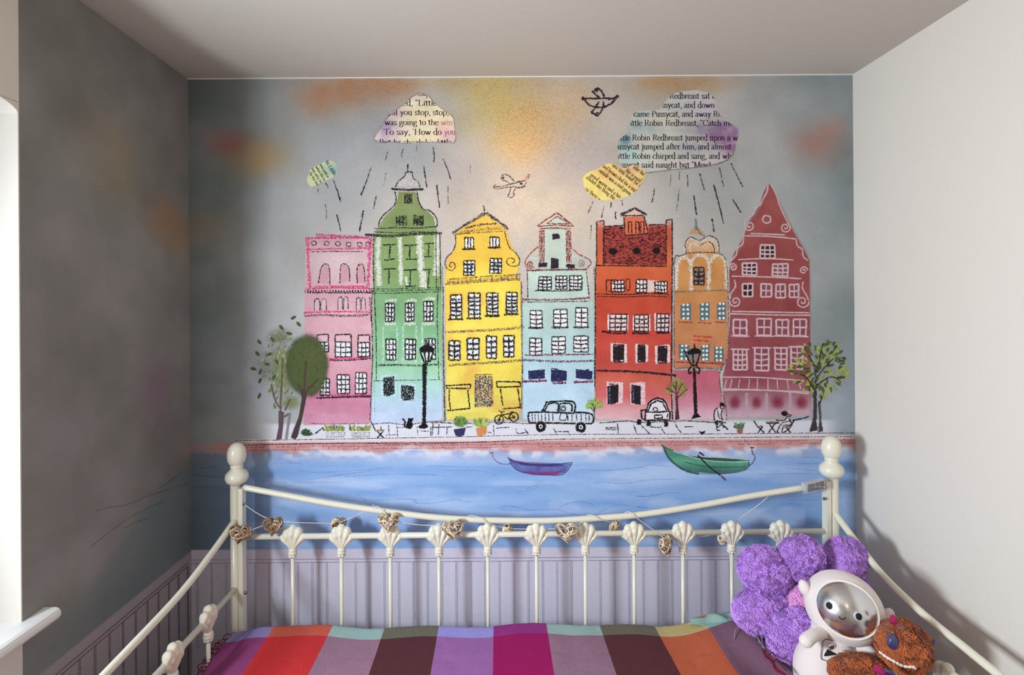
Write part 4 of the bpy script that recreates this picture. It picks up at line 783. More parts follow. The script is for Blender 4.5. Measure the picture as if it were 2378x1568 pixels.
for q, lb in (([[(268, 1412), (290, 1445), (328, 1482)], [(284, 1448), (320, 1444)], [(318, 1448), (292, 1482)]], 'empty painted folding chair left of the café table'), ([[(494, 1412), (478, 1448), (440, 1482)], [(440, 1450), (484, 1446)], [(450, 1450), (480, 1482)], [(488, 1412), (540, 1402), (582, 1390)]], 'painted folding chair under the seated person')):
    d = Draw(9); d.lines(q, 2.7, BKV); d.stroke([q[1][0], q[1][1]], 3, (150, 110, 88), lay=4); d.build('painted_folding_chair', lb)
d = Draw(9); pot_leaves(d, 186, 1462, 16, 46, ((84, 116, 84), (120, 146, 110), (60, 92, 60)), 1.2, 6); d.fill([(168, 1462), (208, 1460), (202, 1488), (178, 1488)], (178, 78, 72), 3); d.build('painted_pot_plant', 'small painted plant in a terracotta red pot')
fr(*FC); d = Draw(9); d.fill([(735, 1464), (752, 1472), (768, 1468), (778, 1462), (772, 1480), (756, 1484), (745, 1478)], BKV, 1); d.stroke([(755, 1482), (757, 1490)], 1.4, BKV); d.build('painted_bird', 'tiny black painted bird on the pavement')
# flying birds
fr(*FG); d = Draw(2); IN = (34, 22, 40)
d.lines([[(640, 205), (740, 204), (880, 200), (930, 205)], [(650, 215), (690, 265), (760, 290), (840, 285), (900, 255), (940, 215)], [(838, 188), (810, 130), (775, 105)], [(790, 195), (740, 150), (718, 130)], [(830, 230), (830, 285), (790, 355)], [(785, 235), (760, 280), (712, 340)], [(712, 340), (740, 350), (775, 370), (790, 350), (770, 340), (745, 360)]], 3.6, IN, cov=.9, sm=False)
d.blob(640, 205, 26, 22, IN, 3, .9, .4, wob=.3); d.blob(764, 118, 26, 26, IN, 3, .8, .3, wob=.3); d.stroke([(925, 212), (948, 195), (975, 178)], 6, (62, 22, 32), cov=.95); d.blob(884, 212, 16, 9, IN, 3, 1, .5); d.blob(735, 140, 18, 22, IN, 3, .6, .2)
d.build('painted_bird', 'dark painted bird flying left of the large cloud')
d = Draw(2); BR2 = (86, 66, 66)
fr(*FE)
d.lines([[(1920, 1050), (2000, 1045), (2100, 1020), (2228, 990)], [(1945, 1030), (1920, 1050), (1960, 1070), (2040, 1055), (2120, 1050), (2200, 1055), (2228, 1040)], [(2120, 1000), (2080, 950), (2030, 930), (2000, 945)], [(1995, 965), (2010, 985), (2050, 995), (2075, 1018)], [(2090, 1060), (2070, 1120), (2060, 1140), (2100, 1155)], [(2140, 1055), (2110, 1110), (2125, 1120), (2100, 1150)]], 2.4, BR2, cov=.72); d.blob(2012, 962, 22, 16, BR2, 3, .7, .2, wob=.3); d.blob(2188, 1018, 12, 11, (50, 36, 36), 3, 1, .5)
fr(*FG); d.lines([[(0, 1000), (70, 990), (98, 970)], [(0, 1065), (60, 1045), (96, 1000)]], 2.4, BR2, cov=.7); d.stroke([(92, 968), (104, 945)], 5, (214, 138, 96), cov=.9); d.lines([[(100, 935), (122, 932), (110, 972)]], 2, (150, 84, 70))
d.blob(42, 1020, 15, 10, (60, 44, 44), 3, .9, .4); d.build('painted_bird', 'light outlined painted bird flying above the yellow house')

# rain
def rain(frm, segs, name_label):
    fr(*frm)
    for s in segs:
        d = Draw(2)
        (x0, y0), (x1, y1), w, c = s; mx = (x0+x1)/2+random.uniform(-5, 5); d.stroke([(x0, y0), (mx, (y0+y1)/2), (x1, y1)], w, (40, 36, 44) if c > .65 else (84, 76, 80), cov=c, jit=1); d.build('painted_rain_streak')
rain(FE, [((1060, 680), (1042, 775), 2.4, .7), ((1188, 640), (1185, 705), 2, .6), ((1345, 665), (1352, 815), 2.6, .75), ((910, 712), (888, 800), 2.2, .6), ((750, 865), (655, 1130), 2.6, .78), ((1440, 782), (1515, 980), 2.2, .75), ((1255, 850), (1285, 1055), 2.6, .8),
          ((893, 918), (870, 1035), 2.2, .6), ((1380, 1030), (1405, 1250), 2.6, .8), ((1488, 1040), (1490, 1215), 2.2, .6), ((800, 1135), (775, 1260), 3, .68), ((678, 1275), (640, 1480), 3.4, .7), ((1703, 840), (1700, 920), 1.8, .5)], 'dashes of black crayon rain below the left cloud')
rain(FE, [((245, 1068), (245, 1110), 1.8, .7), ((317, 1012), (336, 1060), 2.2, .85), ((388, 984), (460, 1195), 2.4, .85), ((313, 1215), (325, 1365), 1.8, .66), ((423, 1315), (462, 1475), 2.3, .85)], 'black crayon rain strokes below the small green cloud')
rain(FG, [((1475, 935), (1465, 1035), 2.2, .62), ((1562, 905), (1555, 980), 2.2, .72), ((1632, 935), (1636, 1045), 2.2, .74), ((1752, 922), (1795, 1080), 2.2, .78), ((1940, 865), (1980, 1050), 2.2, .74), ((2050, 822), (2165, 1050), 2.2, .7), ((1318, 1065), (1290, 1205), 2.2, .7), ((1556, 1072), (1532, 1290), 2.2, .64),
          ((1887, 1030), (1980, 1400), 2.6, .84), ((1693, 1128), (1722, 1320), 2.6, .86), ((2066, 1166), (2146, 1298), 2.4, .85), ((1868, 1355), (1886, 1480), 2.6, .85), ((1005, 1176), (1015, 1225), 2.2, .74), ((903, 1195), (898, 1250), 2.6, .78), ((836, 1230), (812, 1350), 2.4, .7), ((735, 1180), (680, 1310), 2.6, .62), ((946, 1285), (950, 1360), 2.6, .85), ((712, 1415), (702, 1550), 2.6, .62)], 'black crayon rain strokes below the large cloud')
# ------------------------------------------------------------------ collage clouds with printed old-style text
GL = {  # advance | strokes "x,y x,y;..."  x-height 10, capital height 15
'a': (8.2, "1.2,8 2.4,9.8 4.6,9.8 6,8 6,1.5 7.2,.2 8.2,.8;6,6 3,5 1,3.6 1,1.4 2.6,0 4.4,.5 6,2.4"), 'b': (9, "0,15 1.8,15.6 1.8,0;1.8,7.5 3.6,9.8 6,9.6 8,7 8,3.4 6.2,.4 3.8,0 1.8,1.6"),
'c': (7.6, "6.8,7.6 5.6,9.6 3.4,9.6 1,7 .8,3.6 2.8,.3 5,.2 7,2"), 'd': (9.4, "7.2,2 5.4,.1 3.2,.1 .9,3 .9,6.6 3,9.6 5.4,9.6 7.2,8;5.4,15 7.2,15.6 7.2,0 9,.5"), 'e': (7.8, "1,5.8 6.8,5.8 6.2,8.6 4.2,9.8 2.2,9.2 .8,6.4 1,2.8 3,.2 5,.2 7,2"),
'f': (5.6, "6.6,14 5.4,15.6 3.4,14.6 2.6,12 2.6,0;.6,9.6 5.4,9.6;.8,0 4.8,0"), 'g': (8.6, "4,9.8 1.6,8.6 1.4,5.4 3.6,3.6 6,4.6 6.6,7.4 5.4,9.4 4,9.8;5.8,9.2 8.4,9.6;2.4,4 1.4,2 3,.8 6.4,.4 7.8,-1.6 6.4,-4.4 3,-4.8 .8,-3 1.4,-.8 3,.6"),
'h': (9.6, "0,15 2,15.6 2,0;2,7.4 4.2,9.6 6.2,9.4 7.4,7.4 7.4,0;.4,0 3.6,0;5.8,0 9,0"), 'i': (4.6, ".4,9 2.3,9.8 2.3,0;.6,0 4,0;1.9,13.1 2.5,14.5"), 'j': (4.4, ".6,9 2.5,9.8 2.5,-3 1,-5 -.6,-4.6;2.0,13.1 2.6,14.5"),
'k': (9, "0,15 2,15.6 2,0;7.6,9.4 2.2,4.4;3.6,5.6 8,0;.4,0 3.6,0;6,9.5 8.4,9.5;6.6,0 9,0"), 'l': (4.6, ".3,15 2.3,15.6 2.3,0;.6,0 4,0"), 'm': (14.4, ".2,9 2,9.8 2,0;2,7.4 4,9.6 6,9.4 7.1,7.4 7.1,0;7.1,7.4 9.2,9.6 11,9.4 12.3,7.4 12.3,0;.4,0 3.6,0;5.6,0 8.6,0;10.8,0 13.8,0"),
'n': (9.6, ".2,9 2,9.8 2,0;2,7.4 4.2,9.6 6.2,9.4 7.4,7.4 7.4,0;.4,0 3.6,0;5.8,0 9,0"), 'o': (8.8, "4.4,9.8 1.6,8.2 .9,4.9 1.8,1.4 4.4,0 7,1.4 7.9,4.9 7.2,8.2 4.4,9.8"), 'p': (9.2, ".2,9 2,9.8 2,-5;2,7.8 4,9.7 6.4,9.4 8.2,6.8 8,3 6,.2 3.8,0 2,1.6;.4,-5 4,-5"),
'r': (6.8, ".2,9 2,9.8 2,0;2,6.8 3.6,9.4 5.4,9.6 6.2,8.6;.4,0 3.8,0"), 's': (6.8, "5.8,7.4 5.2,9.4 3,9.8 1.1,8.2 1.6,6.2 5,4.2 5.9,2.2 4.4,.1 2,.2 .9,2.6"), 't': (5.8, ".4,9.4 2.5,12.4 2.5,2 3.6,.1 5.4,1;.6,9.5 5.2,9.5"), 'u': (9.6, ".2,9.2 2,9.6 2,2.4 3.4,.2 5.4,.3 7.2,2.4;5.6,9.2 7.2,9.6 7.2,0 9.2,.6"),
'v': (8.6, "0,9.6 3,9.6;1.2,9.4 4.3,0 7.4,9.4;5.8,9.6 8.6,9.6"), 'w': (12.8, "0,9.6 3,9.6;1.2,9.4 4,0 6.4,8.8 9,0 11.6,9.4;10.2,9.6 12.8,9.6"), 'y': (8.6, "0,9.6 3,9.6;1.2,9.4 4.6,.6;7.6,9.4 4.2,0 2.6,-4.2 .6,-4.8;5.8,9.6 8.8,9.6"),
'T': (12, "1,13 1,15 11,15 11,13;6,15 6,0;4,0 8,0"), 'H': (15, "2.6,15 2.6,0;12.2,15 12.2,0;2.6,7.8 12.2,7.8;.8,15 4.6,15;.8,0 4.6,0;10.4,15 14,15;10.4,0 14,0"), 'B': (11.6, "2.6,15 2.6,0;.8,15 6.4,15 9,13 9,10 6.6,8 2.6,8;6.4,8 9.6,6 10,2.6 7.4,0 .8,0"), 'R': (12.4, "2.6,15 2.6,0;.8,15 6.6,15 9.2,13 9.2,10 6.6,7.8 2.6,7.8;6,7.8 9.6,1.6 12.2,0;.8,0 4.6,0"),
'P': (10.4, "2.6,15 2.6,0;.8,15 6.6,15 9.4,12.8 9.4,9.4 6.6,7.2 2.6,7.2;.8,0 4.8,0"), 'L': (10.8, "2.6,15 2.6,0;.8,15 4.6,15;.8,0 9.6,0 10.2,3"), 'C': (12.8, "11.6,11 10.8,14 7.8,15.2 4,14 1.4,10.4 1.4,5 4,1 7.8,-.2 11.8,2.2;11.4,15 11.6,11"), 'M': (16, "2.4,15 2.2,0;2.4,15 8,1.4 13.4,15 13.8,0;.8,0 4,0;12,0 15.6,0;.6,15 2.6,15;13.2,15 15.4,15"),
',': (4, "1.6,.8 2.6,.6 2.4,-1.6 1.2,-3"), '"': (5.6, "1.4,15.4 .8,13.6 1.4,12.2;4,15.4 3.4,13.6 4,12.2"), "'": (3.4, "1.4,15.4 .8,13.6 1.4,12.2"), '!': (4.4, "2.2,15 2.2,4.6;2.1,.2 2.3,.8"), '-': (6, "1,5 5,5"), 'I': (6, "3,15 3,0;1,15 5,15;1,0 5,0"), ' ': (5.2, '')}
def text(d, s, x0, x1, y, xh, col=(34, 28, 40), ang=0, cov=.92, clip=None, lay=3, w=1.08):
    """print s from x0 to x1 (frame units) on baseline y, x-height xh; ang turns it about (x0, y)"""
    tot = sum(GL[c][0]*1.04 for c in s); sx = (x1-x0)/tot; sy = xh/9.8; ca, sa = math.cos(ang), math.sin(ang); x = 0
    cp = [TP(p) for p in clip] if clip else None
    def ww(t, tv): return w*(0.42+0.95*abs(tv[1]*ca-tv[0]*sa)**1.2)
    for c in s:
        adv, st = GL[c]
        for q in (st.split(';') if st else []):
            pts = [tuple(map(float, p.split(','))) for p in q.split()]
            P_ = [(x0+(x+u*sx)*ca+v*sy*sa, y+(x+u*sx)*sa-v*sy*ca) for u, v in pts]
            d.stroke(P_, ww, col, cov=cov, lay=lay, jit=.12, edge=.8, clip=cp, sm=len(pts) > 3)
        x += adv*1.04*sx
def washes(base, spots):
    def f(px, py):
        o = np.zeros(px.shape+(3,)); o[:] = base; o += (fbm(px/16, py/16, 3)[..., None]-.5)*34
        for x, y, rx, ry, c, a in spots:
            q = TP((x, y)); k = a*np.exp(-(((px-q[0])/(rx/_fr[2]))**2+((py-q[1])/(ry/_fr[2]))**2)+(fbm(px/14+5, py/14, 3)-.5)*2.2); k = np.clip(k, 0, 1)[..., None]; o = o*(1-k)+np.array(c)*k
        return o
    return f
fr(*FE)
c1 = [(780, 590), (830, 510), (870, 440), (930, 370), (1000, 310), (1060, 270), (1110, 220), (1160, 180), (1230, 160), (1300, 185), (1350, 240), (1420, 300), (1490, 345), (1535, 390), (1545, 460), (1560, 540), (1555, 600), (1530, 624), (1300, 612), (1100, 628), (960, 615), (830, 622)]
d = Draw(4, True); d.stroke(c1, 5, (136, 122, 134), cov=.5, lay=-1, closed=True)
d.fill(c1, washes((232, 218, 176), [(900, 480, 110, 170, (176, 146, 178), .9), (1000, 330, 90, 70, (206, 170, 178), .7), (870, 590, 100, 60, (206, 176, 190), .8), (1180, 200, 120, 40, (226, 196, 186), .8), (1500, 560, 110, 90, (206, 150, 176), .9), (1440, 480, 90, 70, (228, 186, 166), .7), (1230, 400, 130, 60, (238, 214, 170), .8), (1330, 580, 120, 50, (238, 214, 170), .6), (1060, 520, 90, 50, (226, 194, 190), .6)]), 0, cov=1.3, ecov=.9, st=3)
TX = (44, 34, 46)
text(d, 'hop', 1205, 1312, 178, 40, clip=c1); text(d, 'ed, "Little', 1055, 1382, 272, 36, clip=c1); text(d, 'ill you stop, stop,', 945, 1495, 362, 36, clip=c1); text(d, ',', 915, 930, 362, 36)
text(d, 'was going to the ', 880, 1420, 458, 36, clip=c1); text(d, 'win', 1420, 1535, 458, 36, (168, 120, 104), clip=c1)
text(d, 'To say, ', 872, 1150, 550, 36, clip=c1); text(d, '\'How do ', 1150, 1450, 550, 36, clip=c1); text(d, 'you', 1450, 1560, 550, 36, (150, 92, 124), clip=c1); text(d, 'But he shook his little', 828, 1525, 650, 36, clip=c1)
d.build('collage_cloud', 'cream and mauve paper cloud with printed words, upper left')
c2 = [(190, 860), (260, 840), (310, 800), (360, 795), (410, 820), (440, 870), (430, 920), (380, 960), (310, 990), (240, 1030), (180, 1052), (145, 1020), (135, 970), (160, 920), (165, 880)]
d = Draw(4, True); d.fill(c2, washes((214, 216, 158), [(400, 890, 70, 60, (120, 168, 176), 1), (330, 820, 60, 40, (186, 204, 178), .9), (280, 930, 60, 60, (176, 196, 150), .7), (180, 1010, 50, 40, (220, 216, 160), .6)]), 0, cov=1.3, ecov=.8, st=3)
text(d, 'In Little', 312, 470, 808, 22, (70, 84, 80), 1.02, clip=c2); 
for i, (s, x, y, L) in enumerate((('time gold as', 258, 838, 150), ('when the in', 218, 858, 160), ('lass why lit', 178, 872, 170), ('by his lad', 160, 918, 140))): text(d, s, x, x+L, y, 14, (90, 96, 66), 1.02, clip=c2, w=.9)
d.build('collage_cloud', 'small green and yellow paper cloud, furthest left')
fr(*FG)
c3 = [(1410, 250), (1450, 190), (1520, 150), (1620, 125), (1720, 122), (1820, 145), (1890, 190), (1920, 240), (1935, 330), (1970, 400), (2050, 445), (2120, 490), (2122, 560), (2090, 650), (2062, 740), (2010, 790), (1900, 832), (1700, 862), (1450, 885), (1330, 902), (1240, 910), (1180, 870), (1030, 870), (990, 820), (965, 740), (970, 640), (985, 590), (1070, 530), (1075, 430), (1110, 360), (1160, 320), (1230, 310), (1300, 320), (1360, 310)]
d = Draw(4, True); d.stroke(c3[13:22], 5, (96, 92, 104), cov=.55, lay=-1)  # painted shadow of the paper behind its lower and right edge
d.fill(c3, washes((188, 186, 176), [(1650, 190, 220, 60, (206, 196, 202), .8), (1800, 300, 140, 90, (198, 182, 196), .8), (1960, 520, 200, 100, (140, 92, 144), 1), (1750, 500, 190, 50, (140, 134, 150), .7), (2030, 640, 110, 120, (158, 100, 146), .9), (1180, 500, 140, 60, (140, 168, 170), .8), (1200, 360, 100, 60, (168, 192, 182), .8),
   (1020, 620, 70, 80, (92, 134, 150), 1), (1060, 760, 120, 90, (160, 190, 186), .9), (1450, 600, 200, 80, (196, 192, 176), .6), (1400, 400, 160, 60, (208, 196, 164), .7), (1700, 680, 200, 60, (160, 152, 168), .6), (1900, 780, 150, 50, (198, 176, 196), .6), (1300, 820, 160, 60, (190, 198, 184), .7), (1600, 820, 180, 40, (200, 184, 186), .6), (1560, 350, 120, 90, (184, 180, 188), .5)]), 0, cov=1.3, ecov=.9, st=3)
for s, a, b, y in (('Redbreast sat o', 1460, 1905, 205), ('ssycat, and down', 1390, 1896, 292), ('came Pussycat, and away Ro', 1120, 1965, 378), ('ittle Robin Redbreast, "Catch me', 1085, 2070, 465), ('ttle Robin Redbreast jumped upon a wa', 990, 2150, 605), ('ussycat jumped after him, and almost', 965, 2055, 690), ('ittle Robin chirped and sang, and wha', 970, 2090, 780)): text(d, s, a, b, y, 36, (40, 36, 46), clip=c3)
text(d, 'ssycat said naught but "Mew!', 1000, 1860, 865, 36, (40, 36, 46), clip=c3)
d.build('collage_cloud', 'large grey green and purple paper cloud with printed words')
c4 = [(820, 850), (870, 822), (950, 840), (1010, 878), (1050, 870), (1090, 843), (1160, 848), (1220, 888), (1237, 930), (1210, 980), (1180, 1040), (1130, 1100), (1060, 1140), (960, 1170), (850, 1178), (750, 1165), (680, 1110), (640, 1040), (630, 960), (670, 920), (740, 890), (790, 870)]
d = Draw(8, True); d.fill(c4, washes((238, 214, 116), [(860, 930, 120, 70, (234, 176, 104), .9), (1120, 880, 90, 60, (222, 164, 118), .9), (1100, 1020, 120, 70, (230, 180, 110), .8), (720, 1000, 80, 90, (240, 220, 110), .7), (950, 1000, 80, 60, (232, 196, 112), .6)]), 0, cov=1.3, ecov=.9, st=3)
TB = (96, 76, 50)
for s, x, y, L, xh in (('ay there was', 650, 1078, 220, 24), ('cricket-like thing the', 660, 968, 340, 24), ('greed worm and a ber', 700, 944, 360, 24), ('outside was a cool green', 780, 900, 380, 24), ('ard brown clod for a seat', 820, 862, 400, 24), ('nice little house for m', 910, 850, 350, 24), ('like a good l', 1038, 900, 200, 24), ('nder the', 1110, 868, 130, 24)):
    text(d, s, x, x+L, y, xh, TB, .66, clip=c4, w=.95)
d.build('collage_cloud', 'yellow and orange paper cloud overlapping the large cloud')
# ---- boats
fr(*FH); d = Draw(4, True)
d.blob(930, 318, 190, 14, (60, 84, 160), 0, .55, 0, n=20, fall=1.4)
d.fill([(683, 194), (730, 218), (850, 238), (1000, 242), (1156, 236), (1120, 275), (1095, 312), (1000, 322), (900, 318), (800, 306), (745, 280), (708, 238)], grad([(TP((0, 190))[1], (108, 104, 168)), (TP((0, 250))[1], (84, 104, 182)), (TP((0, 320))[1], (98, 84, 160))], 26, 10), 1)
d.fill([(735, 222), (850, 240), (1000, 244), (1130, 240), (1000, 264), (860, 262), (780, 248)], (62, 66, 130), 2, cov=.8)
d.lines([[(800, 300), (900, 308), (1000, 306), (1080, 296)], [(850, 314), (960, 318), (1060, 312)]], 3.6, (150, 48, 110), cov=.75); d.lines([[(683, 194), (740, 220), (850, 238), (1000, 246), (1155, 232)], [(700, 214), (800, 244), (930, 254), (1100, 252)], [(700, 232), (750, 284), (830, 310), (1000, 324), (1095, 312), (1156, 238)]], 1.7, (58, 42, 110), cov=.75); d.stroke([(720, 214), (860, 236), (1000, 240)], 1.6, (196, 120, 150), cov=.7)
d.rect(556, 156, 586, 168, (176, 92, 100), 2); d.stroke([(572, 168), (590, 210), (640, 242), (706, 243)], 1.7, (140, 92, 110), cov=.8)
d.build('painted_boat', 'blue painted rowing boat with a magenta stripe')
fr(*FI); d = Draw(4, True)
d.blob(520, 362, 260, 14, (92, 96, 150), 0, .5, 0, n=20, fall=1.4)
d.fill([(165, 158), (250, 200), (350, 234), (450, 250), (600, 254), (780, 262), (786, 272), (772, 325), (700, 350), (560, 362), (420, 358), (320, 338), (250, 294), (200, 232)], grad([(TP((0, 160))[1], (58, 130, 104)), (TP((0, 280))[1], (84, 164, 130)), (TP((0, 330))[1], (64, 128, 112)), (TP((0, 360))[1], (52, 100, 96))], 20, 12), 1)
d.fill([(370, 238), (480, 250), (640, 256), (780, 268), (640, 278), (470, 268)], (46, 92, 84), 2, cov=.9)
d.stroke([(186, 180), (212, 240), (270, 300), (350, 345), (430, 362)], 4, (40, 74, 66), cov=.75); d.lines([[(168, 160), (250, 202), (350, 234), (450, 250), (600, 254), (782, 266)], [(780, 272), (772, 322), (700, 350), (560, 364)], [(330, 280), (460, 308), (600, 316), (760, 312)]], 1.8, (36, 66, 62), cov=.72)
d.lines([[(250, 204), (380, 244), (480, 268), (640, 280), (780, 276)], [(470, 240), (640, 252), (780, 264)]], 1.8, (196, 222, 208), cov=.8)
d.lines([[(422, 232), (500, 312), (580, 372)], [(432, 212), (466, 236)]], 3, (30, 30, 36), cov=.95); d.leaf(602, 392, 60, 16, .75, (96, 84, 100), 4)
d.stroke([(800, 186), (806, 220), (822, 245), (810, 280), (782, 306)], 1.7, (70, 44, 60), cov=.85); d.leaf(802, 180, 38, 11, 0, (100, 40, 52), 4)
d.build('painted_boat', 'green painted rowing boat with an oar')
# ------------------------------------------------------------------ day bed
m_metal = mat('cream_enamelled_metal', (228, 224, 204), 0.32, bump=0.05, bscale=70, coat=0.3)
m_bolt = mat('steel_bolt', (120, 124, 130), 0.3, 1.0)
BXL = P(550.5, 1200, DB).x; BXR = P(1931.5, 1200, DB).x; YF = DB-0.98
bed = empty('day_bed', ((BXL+BXR)/2, DB, 0), 'cream white metal day bed with a sagging top rail and shell castings', 'day bed')
def post(x, y, s, ztop):
    """s: which way the flat mounting strip faces; ztop: top of the egg finial"""
    o = (x, y, 0)
    b = G().lathe([(0.0155, 0.0), (0.0155, ztop-0.135)], (x-s*0.0055, y, 0), 24).build('post', m_metal, bed, o)
    e = ztop
    G().lathe([(0.0155, e-0.140), (0.021, e-0.136), (0.032, e-0.129), (0.0362, e-0.118), (0.0362, e-0.108), (0.031, e-0.098), (0.022, e-0.090), (0.0185, e-0.084), (0.0205, e-0.080), (0.0205, e-0.076), (0.018, e-0.0735),
               (0.0235, e-0.068), (0.028, e-0.058), (0.0300, e-0.044), (0.0288, e-0.030), (0.0245, e-0.016), (0.017, e-0.006), (0.008, e-0.001), (0.0004, e)], (x, y, 0), 36).build('finial', m_metal, b, o)
    G().box((x+s*0.0100 if s > 0 else x-0.0245, y-0.014, 0.25), (x+0.0245 if s > 0 else x-0.0100, y+0.012, e-0.15)).build('mounting_strip', m_metal, b, o)
    return b
pl = post(BXL, DB, 1, P(550, 1028, DB).z); pr = post(BXR, DB, -1, P(1932, 1012, DB).z)
for px, py, p in ((567, 1171, pl), (570, 1377, pl), (1914, 1158.5, pr)):
    q = P(px, py, DB-0.018); G().sphere(ell(q, .0055, .004, .0055), 12, 8).tube([q, q+Vector((0, -.005, 0))], .0026, 6).build('bolt', m_bolt, p, q)
for x, s, y in ((BXL, 1, YF), (BXR, -1, YF)): post(x, y, s, 0.90)
top = [(566, 1132), (666, 1151), (765, 1169), (865, 1184), (997, 1200.5), (1110, 1207.5), (1247, 1209.5), (1343, 1206), (1480, 1196), (1613, 1176), (1745, 1152), (1858, 1134), (1921, 1124)]
tp = [P(x, y, DB) for x, y in top]; G().tube(smooth_path(tp, 6), 0.0098, 14).build('top_rail', m_metal, bed, tp[0])
a, b = P(562, 1247, DB), P(1925, 1234, DB); lr = G().tube([a, b], 0.0094, 14).build('shell_rail', m_metal, bed, a)
# shell casting, local origin on the rail axis
def shell_mesh():
    g = G(); nu, nv = 44, 22; TH = math.radians(55)
    zb = -0.040
    for side in (-1, 1):
        v = []; f = []
        for j in range(nv+1):
            s = j/nv
            for i in range(nu+1):
                u = -1+2*i/nu; th = u*TH; lobe = abs(math.cos(u*2.5*pi))**.6
                R = (0.0800-0.024*abs(u)**1.4)*(0.90+0.10*lobe)
                x = (1-s**1.2)*u*0.0105+s**1.2*R*math.sin(th)*1.0; z = zb+s*R*math.cos(th)*(1-.08*u*u)
                dep = (0.0125+0.004*math.sin(pi*min(1, s*1.05)))*max(0, 1-abs(u)**3)**.5*(0.55+0.45*lobe*(0.3+0.7*s)+.0)*(1 if s < .86 else max(0, 1-((s-.86)/.14)**2)**.5)
                dep *= 1+0.25*math.exp(-((s-.62)/.10)**2)*lobe
                v.append((x, side*dep, z))
        for j in range(nv):
            for i in range(nu):
                q = (j*(nu+1)+i, j*(nu+1)+i+1, (j+1)*(nu+1)+i+1, (j+1)*(nu+1)+i); f.append(q if side < 0 else q[::-1])
        g.add(v, f)
    g.lathe([(.0095, -.038), (.0125, -.041), (.0140, -.045), (.0125, -.0485), (.0145, -.0515), (.0150, -.055), (.0135, -.0585), (.0120, -.060)], n=24)
    for k in range(7): a = 2*pi*k/7; g.sphere(ell(Vector((.0095*math.cos(a), .0095*math.sin(a), -.0635)), .0052, .0052, .0058), 8, 6)
    g.tube([(0, 0, -.058), (0, 0, -.070)], .0085, 10)
    return mesh_np('shell_casting', g.v, g.f, m_metal, smooth=True)
SH = shell_mesh(); sp_m = G().tube([(0, 0, -.066), (0, 0, -.50)], .0062, 10); SPM = mesh_np('spindle', sp_m.v, sp_m.f, m_metal, smooth=True)
sh0 = link('shell_casting', SH, bed, (0, 0, 0)); sp0 = link('spindle', SPM, bed, (0, 0, 0)); first = True
def put_shell(loc, rz=0):
    global first
    s, p = (sh0, sp0) if first else (sh0.copy(), sp0.copy())
    if not first: C.objects.link(s); C.objects.link(p)
    first = False
    for o in (s, p): o.parent = bed; o.location = loc-bed.location
    s.rotation_euler = (0, 0, rz)
for k in range(11):
    x = 679.5+k*113.25; t = (x-562)/(1925-562); put_shell(a.lerp(b, t)+Vector((0, 0, .0)))
# side arms: (y, z) profile of the upper rail and level lower rail
for X, ys_, s, label in ((BXL, [(1.675, .882), (1.555, .845), (1.39, .806), (1.197, .787), (1.05, .777), (.9, .774), (YF, .774)], 1, 'l'), (BXR, [(1.675, .895), (1.579, .848), (1.472, .802), (1.378, .780), (1.295, .769), (1.221, .765), (1.1, .7585), (.9, .757), (YF, .757)], -1, 'r')):
    pth = [Vector((X-s*.004, y, z)) for y, z in ys_]; G().tube(smooth_path(pth, 6), .0098, 14).build('side_arm_rail', m_metal, bed, pth[0])
    zl = .655; q0 = Vector((X-s*.004, DB, zl)); G().tube([q0, Vector((X-s*.004, YF, zl))], .0094, 12).build('side_shell_rail', m_metal, bed, q0)
    for y in ((1.516, 1.350, 1.184, 1.018, .852) if s > 0 else (1.588, 1.420, 1.254, 1.088, .922)): put_shell(Vector((X-s*.004, y, zl)), pi/2)
for z in (.30,):
    q = Vector((BXL, YF, z)); G().box((BXL, YF-.012, z), (BXR, YF+.012, z+.05)).box((BXL, DB-.012, z), (BXR, DB+.012, z+.05)).box((BXL-.01, YF, z), (BXL+.014, DB, z+.05)).box((BXR-.014, YF, z), (BXR+.01, DB, z+.05)).build('bed_frame', m_metal, bed, q)

# mattress, sheet, blanket ------------------------------------------------------
m_sheet = mat('mauve_cotton_sheet', (176, 152, 170), .9, bump=.35, bscale=30, sheen=.2)
def cloth_grid(name, xs_, ys_, zf, m, colf=None, parent=None, origin=(0, 0, 0), thick=0.0):
    XX, YY = np.meshgrid(xs_, ys_); X2, Y2, ZZ = zf(XX, YY); V = np.stack([X2, Y2, ZZ], -1).reshape(-1, 3); ny, nx = XX.shape; idx = np.arange(nx*ny).reshape(ny, nx)
    Fc = np.stack([idx[:-1, :-1], idx[:-1, 1:], idx[1:, 1:], idx[1:, :-1]], -1).reshape(-1, 4)
    cols = colf(XX, YY).reshape(-1, 4) if colf else None
    o = link(name, mesh_np(name, V, Fc, m, cols, True, origin), parent, origin)
    if thick: md = o.modifiers.new('thickness', 'SOLIDIFY'); md.thickness = thick; md.offset = -1
    return o
MX0, MX1, MY0, MY1, MZ = BXL+.035, BXR-.035, YF+.02, DB-.03, .505
g = G(); prof = []
nx_, ny_ = 40, 30
def mz(x, y):
    u = min(x-MX0, MX1-x, y-MY0, MY1-y); return MZ-.03*math.exp(-u/.02)+.004*(vnoise(x*9, y*9)-.5)
v = []; f = []
for j in range(ny_+1):
    for i in range(nx_+1):
        x = MX0+(MX1-MX0)*i/nx_; y = MY0+(MY1-MY0)*j/ny_; v.append((x, y, float(mz(x, y))))
f = [(j*(nx_+1)+i, j*(nx_+1)+i+1, (j+1)*(nx_+1)+i+1, (j+1)*(nx_+1)+i) for j in range(ny_) for i in range(nx_)]
g.add(v, f); g.box((MX0, MY0, .345), (MX1, MY1, MZ-.028)); mt = g.build('mattress', m_sheet, None, (0, (MY0+MY1)/2, .345)); tag(mt, 'mattress under a plain mauve sheet on the day bed', 'mattress')

